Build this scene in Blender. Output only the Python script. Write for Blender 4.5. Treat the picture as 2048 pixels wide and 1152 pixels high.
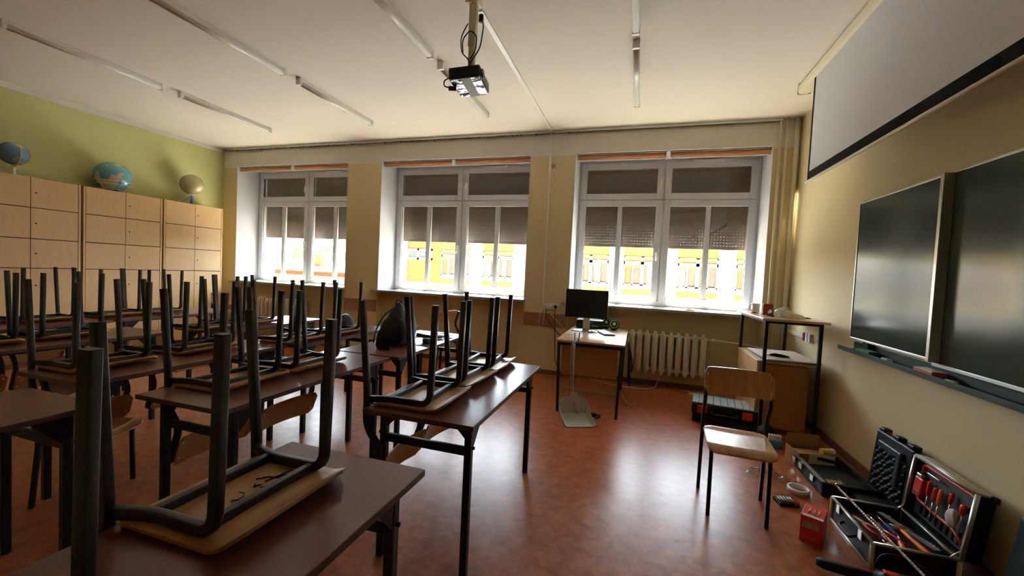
import bpy, bmesh, math, random
from mathutils import Vector, Matrix, Euler
for o in list(bpy.data.objects): bpy.data.objects.remove(o, do_unlink=True)
random.seed(7)
PI = math.pi
S = bpy.context.scene
COL = S.collection
V = Vector

# ---------------------------------------------------------------- camera
FPX, YAW, PIT, ROL, HC = 823.07, 0.29669, -0.038726, 0.048027, 1.44
cam_d = bpy.data.cameras.new('camera'); cam = bpy.data.objects.new('camera', cam_d); COL.objects.link(cam)
S.camera = cam
cam_d.sensor_width = 36; cam_d.lens = FPX/2048*36; cam_d.clip_start = 0.02; cam_d.clip_end = 500
f = V((-math.sin(YAW)*math.cos(PIT), math.cos(YAW)*math.cos(PIT), math.sin(PIT)))
r = f.cross(V((0, 0, 1))).normalized(); u = r.cross(f)
r2 = r*math.cos(ROL)+u*math.sin(ROL); u2 = -r*math.sin(ROL)+u*math.cos(ROL)
M = Matrix((r2, u2, -f)).transposed().to_4x4(); M.translation = V((0, 0, HC)); cam.matrix_world = M

# ---------------------------------------------------------------- world, sun, daylight
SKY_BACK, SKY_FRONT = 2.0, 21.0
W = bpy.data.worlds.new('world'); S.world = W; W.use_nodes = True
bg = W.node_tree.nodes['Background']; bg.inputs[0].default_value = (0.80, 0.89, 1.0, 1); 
_n = W.node_tree.nodes; _l = W.node_tree.links      # extra sky brightness added toward the courtyard lights the room, not the facade front
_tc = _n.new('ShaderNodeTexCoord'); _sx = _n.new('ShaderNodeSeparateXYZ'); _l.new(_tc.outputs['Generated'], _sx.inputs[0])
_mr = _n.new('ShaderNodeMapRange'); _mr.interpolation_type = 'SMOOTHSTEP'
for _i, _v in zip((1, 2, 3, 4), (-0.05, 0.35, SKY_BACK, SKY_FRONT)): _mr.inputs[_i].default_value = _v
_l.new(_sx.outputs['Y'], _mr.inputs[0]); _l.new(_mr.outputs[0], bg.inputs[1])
sd = bpy.data.lights.new('sun', 'SUN'); sd.energy = 260; sd.angle = math.radians(0.6); sd.color = (1.0, 0.91, 0.79)
sun = bpy.data.objects.new('sun', sd); COL.objects.link(sun)
sun.rotation_euler = V((0.10, -0.38, -0.92)).to_track_quat('-Z', 'Y').to_euler(); sun.location = (0, -10, 20)
WINS = [(-7.11, -4.69), (-4.05, -1.57), (-0.93, 1.48)]
for a, b in WINS:                                   # daylight portals (guide sky sampling, emit nothing)
    ld = bpy.data.lights.new('window_portal', 'AREA'); ld.shape = 'RECTANGLE'; ld.size = b-a; ld.size_y = 0.95
    ld.cycles.is_portal = True
    lo = bpy.data.objects.new('window_portal', ld); COL.objects.link(lo)
    lo.location = ((a+b)/2, 6.55, 1.55); lo.rotation_euler = (-PI/2, 0, 0)
S.view_settings.view_transform = 'Standard'; S.view_settings.look = 'None'; S.view_settings.gamma = 1
S.view_settings.use_curve_mapping = False; S.view_settings.exposure = 0.72
try:
    S.cycles.max_bounces = 14; S.cycles.diffuse_bounces = 8; S.cycles.transparent_max_bounces = 16
    S.cycles.caustics_reflective = False; S.cycles.caustics_refractive = False; S.cycles.sample_clamp_indirect = 6
except Exception: pass

# ---------------------------------------------------------------- materials
MATS = {}
def mat(name, col, rough=0.6, metal=0.0, spec=0.5, noise=None, bump=None, coat=0.0, emis=None, alpha=None):
    """noise=(scale, col2, amount, stretch(xyz)); bump=(scale, strength, dist)"""
    if name in MATS: return MATS[name]
    m = bpy.data.materials.new(name); m.use_nodes = True; nt = m.node_tree; N = nt.nodes; L = nt.links
    p = N['Principled BSDF']
    p.inputs['Base Color'].default_value = (*col, 1); p.inputs['Roughness'].default_value = rough
    p.inputs['Metallic'].default_value = metal; p.inputs['Specular IOR Level'].default_value = spec
    if coat: p.inputs['Coat Weight'].default_value = coat; p.inputs['Coat Roughness'].default_value = 0.12
    tc = N.new('ShaderNodeTexCoord')
    if noise:
        sc, c2, amt, st = noise
        mp = N.new('ShaderNodeMapping'); mp.inputs['Scale'].default_value = st; L.new(tc.outputs['Object'], mp.inputs[0])
        nz = N.new('ShaderNodeTexNoise'); nz.inputs['Scale'].default_value = sc; nz.inputs['Detail'].default_value = 6
        L.new(mp.outputs[0], nz.inputs[0])
        cr = N.new('ShaderNodeValToRGB'); cr.color_ramp.elements[0].position = 0.5-amt; cr.color_ramp.elements[1].position = 0.5+amt
        cr.color_ramp.elements[0].color = (*col, 1); cr.color_ramp.elements[1].color = (*c2, 1)
        L.new(nz.outputs[0], cr.inputs[0]); L.new(cr.outputs[0], p.inputs['Base Color'])
    if bump:
        nb = N.new('ShaderNodeTexNoise'); nb.inputs['Scale'].default_value = bump[0]; nb.inputs['Detail'].default_value = 3
        L.new(tc.outputs['Object'], nb.inputs[0]); bp = N.new('ShaderNodeBump')
        bp.inputs['Strength'].default_value = bump[1]; bp.inputs['Distance'].default_value = bump[2]
        L.new(nb.outputs[0], bp.inputs['Height']); L.new(bp.outputs[0], p.inputs['Normal'])
    if emis: p.inputs['Emission Color'].default_value = (*emis[0], 1); p.inputs['Emission Strength'].default_value = emis[1]
    MATS[name] = m; return m
def glass_mat(name, tint=(1, 1, 1), ior=1.5, rough=0.0):
    m = bpy.data.materials.new(name); m.use_nodes = True; nt = m.node_tree; N = nt.nodes; L = nt.links
    N.remove(N['Principled BSDF']); out = N['Material Output']
    tr = N.new('ShaderNodeBsdfTransparent'); tr.inputs[0].default_value = (*tint, 1)
    gl = N.new('ShaderNodeBsdfGlossy'); gl.inputs['Roughness'].default_value = rough
    fr = N.new('ShaderNodeFresnel'); ge = N.new('ShaderNodeNewGeometry'); im = N.new('ShaderNodeMapRange')
    im.inputs[3].default_value = ior; im.inputs[4].default_value = 1/ior; L.new(ge.outputs['Backfacing'], im.inputs[0]); L.new(im.outputs[0], fr.inputs[0])
    mx = N.new('ShaderNodeMixShader'); L.new(fr.outputs[0], mx.inputs[0]); L.new(tr.outputs[0], mx.inputs[1]); L.new(gl.outputs[0], mx.inputs[2])
    L.new(mx.outputs[0], out.inputs[0]); MATS[name] = m; return m

WALLY = (0.60, 0.505, 0.29)
m_wall = mat('cream_wall_paint', WALLY, 0.75, noise=(1.3, (0.57, 0.475, 0.265), 0.25, (1, 1, 1)), bump=(160, 0.12, 0.002))
m_green = mat('green_wall_paint', (0.48, 0.48, 0.205), 0.75, noise=(1.1, (0.45, 0.45, 0.19), 0.3, (1, 1, 1)), bump=(160, 0.12, 0.002))
m_white = mat('white_wall_paint', (0.66, 0.64, 0.60), 0.8, bump=(140, 0.1, 0.002))
m_ceil = mat('ceiling_paint', (0.76, 0.71, 0.64), 0.85, noise=(0.7, (0.73, 0.68, 0.61), 0.3, (1, 1, 1)), bump=(90, 0.12, 0.003))
m_pvc = mat('white_pvc', (0.60, 0.61, 0.64), 0.32, bump=(30, 0.03, 0.002))
m_seal = mat('black_rubber_seal', (0.01, 0.01, 0.011), 0.6, bump=(50, 0.05, 0.001))
m_glass = glass_mat('window_glass', (0.93, 0.95, 0.94), 1.55)
m_shut = mat('brown_shutter', (0.075, 0.052, 0.040), 0.5, noise=(9, (0.06, 0.04, 0.032), 0.3, (1, 1, 1)))
m_blind = mat('brown_blind_fabric', (0.42, 0.17, 0.075), 0.8, noise=(60, (0.36, 0.14, 0.06), 0.3, (0.2, 1, 1)))
m_sill = mat('grey_terrazzo', (0.42, 0.43, 0.42), 0.22, noise=(90, (0.22, 0.22, 0.21), 0.15, (1, 1, 1)))
m_metal = mat('dark_brown_tube', (0.020, 0.012, 0.008), 0.45, spec=0.28, noise=(40, (0.027, 0.016, 0.011), 0.3, (1, 1, 1)), bump=(60, 0.08, 0.001))
m_metal2 = mat('black_steel_tube', (0.008, 0.008, 0.009), 0.4, spec=0.3, bump=(60, 0.08, 0.001))
m_ply = mat('chair_plywood', (0.37, 0.185, 0.055), 0.42, spec=0.4, noise=(7, (0.31, 0.145, 0.04), 0.25, (6, 0.6, 6)), bump=(200, 0.05, 0.001))
m_ply2 = mat('varnished_plywood', (0.55, 0.27, 0.085), 0.3, coat=0.6, noise=(6, (0.42, 0.18, 0.05), 0.2, (0.6, 6, 1)), bump=(60, 0.05, 0.001))
m_top = mat('red_brown_laminate', (0.135, 0.036, 0.024), 0.285, spec=0.4, noise=(9, (0.10, 0.029, 0.019), 0.25, (10, 0.6, 1)), bump=(50, 0.05, 0.0012))
m_edge = mat('dark_edge_band', (0.06, 0.022, 0.016), 0.4, bump=(50, 0.05, 0.001))
m_cup = mat('beech_laminate', (0.56, 0.36, 0.165), 0.5, noise=(5, (0.52, 0.325, 0.145), 0.25, (1, 5, 0.8)), bump=(80, 0.04, 0.001))
m_cupe = mat('cupboard_gap', (0.10, 0.035, 0.018), 0.7, bump=(80, 0.04, 0.001))
m_board = mat('wood_wall_strip', (0.30, 0.145, 0.085), 0.5, noise=(6, (0.22, 0.10, 0.055), 0.2, (1, 6, 9)), bump=(60, 0.04, 0.001))
m_skirt = mat('brown_skirting', (0.13, 0.048, 0.022), 0.5, bump=(30, 0.05, 0.002))
m_rad = mat('radiator_enamel', (0.68, 0.64, 0.52), 0.35, noise=(8, (0.63, 0.59, 0.47), 0.3, (1, 1, 1)))
m_pipe = mat('pipe_enamel', (0.66, 0.62, 0.48), 0.35, noise=(8, (0.6, 0.56, 0.42), 0.3, (1, 1, 1)))
m_plast = mat('white_plastic', (0.74, 0.72, 0.68), 0.35, bump=(40, 0.03, 0.001))
m_black = mat('black_plastic', (0.007, 0.007, 0.008), 0.45, spec=0.25, bump=(60, 0.08, 0.001))
m_blackg = mat('black_gloss', (0.006, 0.006, 0.007), 0.18, bump=(4, 0.01, 0.001))
m_chrome = mat('chrome', (0.8, 0.8, 0.8), 0.15, metal=1.0, bump=(40, 0.03, 0.001))
m_alu = mat('aluminium', (0.62, 0.61, 0.57), 0.35, metal=1.0, bump=(40, 0.03, 0.001))
m_desk = mat('desk_beech_top', (0.62, 0.43, 0.26), 0.3, coat=0.2, noise=(5, (0.54, 0.35, 0.19), 0.25, (6, 0.8, 1)))
m_orangewood = mat('orange_wood_panel', (0.40, 0.18, 0.05), 0.45, noise=(5, (0.33, 0.14, 0.035), 0.3, (1, 1, 8)))
m_red = mat('red_plastic', (0.50, 0.018, 0.014), 0.35, bump=(40, 0.05, 0.001))
m_redcard = mat('red_printed_card', (0.62, 0.03, 0.018), 0.4, bump=(20, 0.05, 0.001))
m_card = mat('brown_cardboard', (0.36, 0.19, 0.09), 0.8, noise=(30, (0.32, 0.165, 0.075), 0.3, (1, 1, 1)))
m_paper = mat('white_paper', (0.72, 0.70, 0.66), 0.7, bump=(30, 0.05, 0.001))
m_teal = mat('teal_plastic', (0.0, 0.16, 0.20), 0.4, bump=(60, 0.06, 0.001))
m_dteal = mat('dark_teal_plastic', (0.004, 0.013, 0.017), 0.5, spec=0.25, bump=(60, 0.12, 0.002))
m_cloth = mat('black_backpack_cloth', (0.010, 0.010, 0.011), 0.85, bump=(220, 0.25, 0.002))
m_orange = mat('orange_handle', (0.75, 0.16, 0.01), 0.4, bump=(60, 0.1, 0.001))
m_yellow = mat('yellow_plastic', (0.75, 0.55, 0.03), 0.4, bump=(60, 0.1, 0.001))
m_grey = mat('grey_plastic', (0.30, 0.31, 0.30), 0.45, bump=(60, 0.05, 0.001))
m_lgrey = mat('light_grey_plastic', (0.46, 0.49, 0.46), 0.4, bump=(60, 0.05, 0.001))
m_screen = mat('projection_fabric', (0.68, 0.70, 0.74), 0.8, bump=(300, 0.05, 0.001))
m_chalk = mat('green_chalkboard', (0.016, 0.038, 0.025), 0.17, spec=0.8, noise=(3, (0.023, 0.044, 0.032), 0.35, (1, 6, 0.7)), bump=(5, 0.03, 0.003))
m_dgreen = mat('dark_green_steel', (0.022, 0.045, 0.032), 0.6, spec=0.2, bump=(60, 0.05, 0.001))
m_cream = mat('cream_steel', (0.66, 0.60, 0.44), 0.4, bump=(60, 0.05, 0.001))
m_red2 = mat('dark_red_card', (0.20, 0.012, 0.008), 0.3, bump=(20, 0.05, 0.001))
m_clear = glass_mat('clear_plastic', (0.9, 0.92, 0.92), 1.6, 0.08)
m_bag = mat('milky_plastic_bag', (0.62, 0.64, 0.56), 0.3, bump=(14, 0.5, 0.02))
m_denim = mat('dark_blue_cloth', (0.06, 0.075, 0.11), 0.9, bump=(40, 0.4, 0.01))
m_blue = mat('blue_plastic', (0.01, 0.05, 0.33), 0.35, bump=(40, 0.05, 0.001))
m_olive = mat('olive_globe', (0.36, 0.36, 0.17), 0.22, noise=(1.6, (0.42, 0.33, 0.17), 0.25, (2.2, 2.2, 2.2)))
m_ink = mat('marker_ink', (0.015, 0.012, 0.012), 0.6, bump=(40, 0.05, 0.001))
# floor: marbled linoleum with a wavy polish
m = bpy.data.materials.new('marbled_linoleum'); m.use_nodes = True; N = m.node_tree.nodes; L = m.node_tree.links; p = N['Principled BSDF']
tc = N.new('ShaderNodeTexCoord')
n1 = N.new('ShaderNodeTexNoise'); n1.inputs['Scale'].default_value = 12; n1.inputs['Detail'].default_value = 9; n1.inputs['Roughness'].default_value = 0.68; n1.inputs['Distortion'].default_value = 0.5
L.new(tc.outputs['Object'], n1.inputs[0])
cr = N.new('ShaderNodeValToRGB'); cr.color_ramp.elements[0].position = 0.36; cr.color_ramp.elements[0].color = (0.225, 0.052, 0.016, 1)
cr.color_ramp.elements[1].position = 0.66; cr.color_ramp.elements[1].color = (0.41, 0.130, 0.047, 1)
L.new(n1.outputs[0], cr.inputs[0]); L.new(cr.outputs[0], p.inputs['Base Color'])
n2 = N.new('ShaderNodeTexNoise'); n2.inputs['Scale'].default_value = 3.0; n2.inputs['Detail'].default_value = 8; n2.inputs['Distortion'].default_value = 0.4
L.new(tc.outputs['Object'], n2.inputs[0])
mr = N.new('ShaderNodeMapRange'); mr.inputs[3].default_value = 0.277; mr.inputs[4].default_value = 0.31; L.new(n2.outputs[0], mr.inputs[0]); L.new(mr.outputs[0], p.inputs['Roughness'])
n3 = N.new('ShaderNodeTexNoise'); n3.inputs['Scale'].default_value = 9; n3.inputs['Detail'].default_value = 3; n3.inputs['Distortion'].default_value = 0.3
L.new(tc.outputs['Object'], n3.inputs[0]); bp = N.new('ShaderNodeBump'); p.inputs['Specular IOR Level'].default_value = 0.4; bp.inputs['Strength'].default_value = 0.30; bp.inputs['Distance'].default_value = 0.004
L.new(n3.outputs[0], bp.inputs['Height']); L.new(bp.outputs[0], p.inputs['Normal'])
m_floor = m
# globes
def globe_mat(name, sea, land, sc, thr):
    m = mat(name, sea, 0.22, noise=(sc, land, 0.04, (1, 1, 1)), coat=0.5)
    for n in m.node_tree.nodes:
        if n.type == 'VALTORGB': n.color_ramp.elements[0].position = thr-0.02; n.color_ramp.elements[1].position = thr+0.03
    return m
m_g1 = globe_mat('blue_globe_print', (0.11, 0.22, 0.36), (0.34, 0.38, 0.12), 6, 0.56)
m_g2 = globe_mat('relief_globe_print', (0.10, 0.30, 0.37), (0.50, 0.44, 0.26), 5, 0.52)

# ---------------------------------------------------------------- mesh builder
class MB:
    def __init__(s): s.v = []; s.f = []; s.sm = []
    def add(s, vs, fs, smooth=False, T=None):
        n = len(s.v); s.v += [tuple(T @ V(p)) if T else tuple(p) for p in vs]
        s.f += [tuple(i+n for i in q) for q in fs]; s.sm += [smooth]*len(fs); return s
    def box(s, x0, x1, y0, y1, z0, z1, T=None):
        vs = [(x, y, z) for x in (x0, x1) for y in (y0, y1) for z in (z0, z1)]
        return s.add(vs, [(0, 1, 3, 2), (4, 6, 7, 5), (0, 4, 5, 1), (2, 3, 7, 6), (0, 2, 6, 4), (1, 5, 7, 3)], False, T)
    def prism(s, poly, d0, d1, axis='z', T=None):
        k = len(poly)
        def P(a, b, d): return {'z': (a, b, d), 'y': (a, d, b), 'x': (d, a, b)}[axis]
        vs = [P(a, b, d0) for a, b in poly]+[P(a, b, d1) for a, b in poly]
        fs = [tuple(range(k))[::-1], tuple(range(k, 2*k))]+[(i, (i+1) % k, (i+1) % k+k, i+k) for i in range(k)]
        return s.add(vs, fs, False, T)
    def tube(s, pts, r, seg=10, cap=True, sec=None, up=None, smooth=True, T=None):
        """sweep round (r) or given section [(a,b)..] along pts with parallel transport"""
        pts = [V(p) for p in pts]; n = len(pts)
        if sec is None: sec = [(math.cos(2*PI*i/seg), math.sin(2*PI*i/seg)) for i in range(seg)]; rr = r if isinstance(r, (list, tuple)) else [r]*n
        else: rr = [1.0]*n if r is None else (r if isinstance(r, (list, tuple)) else [r]*n)
        tg = []
        for i in range(n):
            a = pts[max(i-1, 0)]; b = pts[min(i+1, n-1)]; t = (b-a)
            tg.append(t.normalized() if t.length > 1e-9 else V((0, 0, 1)))
        if up is None: up = V((0, 1, 0)) if abs(tg[0].y) < 0.9 else V((1, 0, 0))
        a = V(up); vs = []; k = len(sec)
        for i in range(n):
            t = tg[i]; a = (a-t*a.dot(t)).normalized(); b = t.cross(a)
            for q in sec: vs.append(pts[i]+(a*q[0]+b*q[1])*rr[i])
        fs = [(i*k+j, i*k+(j+1) % k, (i+1)*k+(j+1) % k, (i+1)*k+j) for i in range(n-1) for j in range(k)]
        s.add(vs, fs, smooth, T)
        if cap:
            m = len(s.v)-len(vs); s.f += [tuple(m+j for j in range(k))[::-1], tuple(m+(n-1)*k+j for j in range(k))]; s.sm += [False, False]
        return s
    def cyl(s, p0, p1, r, seg=16, T=None): return s.tube([p0, p1], r, seg, T=T)
    def lathe(s, prof, seg=24, T=None, cap=False):
        vs = [(q[0]*math.cos(2*PI*i/seg), q[0]*math.sin(2*PI*i/seg), q[1]) for q in prof for i in range(seg)]
        fs = [(i*seg+j, i*seg+(j+1) % seg, (i+1)*seg+(j+1) % seg, (i+1)*seg+j) for i in range(len(prof)-1) for j in range(seg)]
        return s.add(vs, fs, True, T)
    def grid(s, fn, nu, nv, th=0.0, T=None, smooth=True):
        """fn(u,v)->(point, normal) ; closed slab of thickness th"""
        P = [[fn(i/nu, j/nv) for j in range(nv+1)] for i in range(nu+1)]
        vs = [P[i][j][0] for i in range(nu+1) for j in range(nv+1)]; w = nv+1
        fs = [(i*w+j, (i+1)*w+j, (i+1)*w+j+1, i*w+j+1) for i in range(nu) for j in range(nv)]
        if th:
            o = len(vs); vs += [V(P[i][j][0])+V(P[i][j][1])*th for i in range(nu+1) for j in range(nv+1)]
            f2 = [tuple(q+o for q in F[::-1]) for F in fs]; s.add(vs, fs+f2, smooth, T)
            base = len(s.v)-len(vs)
            bd = [i*w for i in range(nu+1)]+[nu*w+j for j in range(1, w)]+[i*w+nv for i in range(nu-1, -1, -1)]+[j for j in range(nv-1, 0, -1)]
            for a in range(len(bd)):
                x, y = bd[a], bd[(a+1) % len(bd)]; s.f.append((base+x, base+x+o, base+y+o, base+y)); s.sm.append(False)
        else: s.add(vs, fs, smooth, T)
        return s
    def build(s, name, m, parent=None, bevel=0, loc=None, seg=2):
        me = bpy.data.meshes.new(name); me.from_pydata(s.v, [], s.f); me.materials.append(m)
        me.polygons.foreach_set('use_smooth', s.sm); me.update()
        bm = bmesh.new(); bm.from_mesh(me); bmesh.ops.recalc_face_normals(bm, faces=bm.faces); bm.to_mesh(me); bm.free()
        o = bpy.data.objects.new(name, me); COL.objects.link(o)
        if parent: o.parent = parent
        if loc: o.location = loc
        if bevel:
            b = o.modifiers.new('bevel', 'BEVEL'); b.width = bevel; b.segments = seg; b.limit_method = 'ANGLE'; b.angle_limit = math.radians(40)
        return o
def oval(a, b, n=12): return [(a*math.cos(2*PI*i/n), b*math.sin(2*PI*i/n)) for i in range(n)]
def rrect(a, b, c=0.3, k=3):
    """rounded rectangle, half sizes a,b, corner radius c"""
    pts = []
    for q, (sx, sy) in enumerate(((1, 1), (-1, 1), (-1, -1), (1, -1))):
        for i in range(k+1):
            t = PI/2*(q+i/k); pts.append((sx*(a-c)+c*math.cos(t), sy*(b-c)+c*math.sin(t)))
    return pts
def fillet(pts, rad, k=5):
    pts = [V(p) for p in pts]; out = [pts[0]]
    for i in range(1, len(pts)-1):
        a, b, c = pts[i-1], pts[i], pts[i+1]; d1 = (a-b); d2 = (c-b); rr = min(rad, d1.length*0.45, d2.length*0.45)
        p0 = b+d1.normalized()*rr; p2 = b+d2.normalized()*rr
        for j in range(k+1):
            t = j/k; out.append(p0*(1-t)**2+b*2*t*(1-t)+p2*t*t)
    out.append(pts[-1]); return out
def tag(o, label, cat, group=None, kind=None):
    o['label'] = label; o['category'] = cat
    if group: o['group'] = group
    if kind: o['kind'] = kind
    return o
def thing(name, label, cat, loc=(0, 0, 0), rot=(0, 0, 0), group=None):
    o = bpy.data.objects.new(name, None); COL.objects.link(o); o.empty_display_size = 0.1
    o.location = loc; o.rotation_euler = rot if isinstance(rot, tuple) else (0, 0, rot)
    return tag(o, label, cat, group)
def kids(o): return [c for c in bpy.data.objects if c.parent == o]
def copy_tree(o, parent=None):
    c = o.copy(); COL.objects.link(c); c.parent = parent
    for k in kids(o): copy_tree(k, c)
    return c
def struct(o): o['kind'] = 'structure'; return o
def Rz(a): return Matrix.Rotation(a, 4, 'Z')
def TR(x, y, z, rz=0, rx=0, ry=0): return Matrix.Translation((x, y, z)) @ Euler((rx, ry, rz)).to_matrix().to_4x4()
def text(name, body, size, m, parent, T, ext=0.0004):
    c = bpy.data.curves.new(name, 'FONT'); c.body = body; c.size = size; c.extrude = ext; c.align_x = 'CENTER'; c.align_y = 'CENTER'
    c.materials.append(m); o = bpy.data.objects.new(name, c); COL.objects.link(o); me = bpy.data.meshes.new_from_object(o); me.name = name; me.materials.clear(); me.materials.append(m)
    o2 = bpy.data.objects.new(name, me); COL.objects.link(o2); bpy.data.objects.remove(o, do_unlink=True)
    o2.parent = parent; o2.matrix_local = T; return o2

# ================================================================ SETTING
XL, XR, YW, YN, YB, ZC = -7.43, 1.755, 5.76, 5.88, -0.80, 3.44
ZS, ZT, YF, YO = 1.05, 3.13, 6.22, 6.62           # sill top, opening top, frame plane, outer face
struct(MB().box(XL-.3, XR+.3, YB-.3, YN+.02, -0.12, 0).build('floor', m_floor))
struct(MB().box(XL-.3, XR+.3, YB-.3, YO, ZC, ZC+.3).build('ceiling', m_ceil))
struct(MB().box(XL-.3, XL, YB-.3, YO, 0, ZC).build('wall_left', m_green))
struct(MB().box(XR, XR+.3, YB-.3, YO, 0, ZC).build('wall_right', m_wall))
struct(MB().box(XL, XR, YB-.3, YB, 0, ZC).build('wall_back', m_wall))
# window wall: piers, thin backs of the niches, lintel
xs = [XL]+[q for w in WINS for q in w]+[XR]
wb = MB()
for i in range(0, 8, 2): wb.box(xs[i], xs[i+1], YW, YO, -0.12, 3.10)
for a, b in WINS: wb.box(a, b, YN, YO, -0.12, ZS-0.04)
struct(wb.build('wall_window', m_wall))
lb = MB()
lb.box(XL, XR, YW, YO, ZT, ZC)
for i in range(0, 8, 2): lb.box(xs[i], xs[i+1], YW+.0, YO, 3.10, ZT)
lin = struct(lb.build('wall_window_lintel', m_white))
# white-painted reveals
rv = MB()
for a, b in WINS:
    rv.box(a-.001, a+.006, YW-.002, YF, ZS, ZT); rv.box(b-.006, b+.001, YW-.002, YF, ZS, ZT); rv.box(a, b, YW-.002, YF, ZT-.006, ZT+.001)
    rv.box(a-.05, a, YW-.003, YW+.002, ZS+.9, ZT+.02) if False else None
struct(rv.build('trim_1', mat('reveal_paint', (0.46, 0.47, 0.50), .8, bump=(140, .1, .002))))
struct(MB().box(XL, XL+.012, YB, YW, ZC-.075, ZC).build('trim_2', m_white))
sk = MB()
for i in range(0, 8, 2): sk.box(xs[i], xs[i+1], YW-.016, YW, 0, .065)
for a, b in WINS: sk.box(a, b, YN-.016, YN, 0, .065)
struct(sk.build('baseboard_window', m_skirt, bevel=.004))
struct(MB().box(XR-.018, XR, YB, YW, 0, .07).build('baseboard_right', m_skirt, bevel=.004))
struct(MB().box(XL, XL+.018, YB, YW, 0, .07).build('baseboard_left', m_skirt, bevel=.004))

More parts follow.
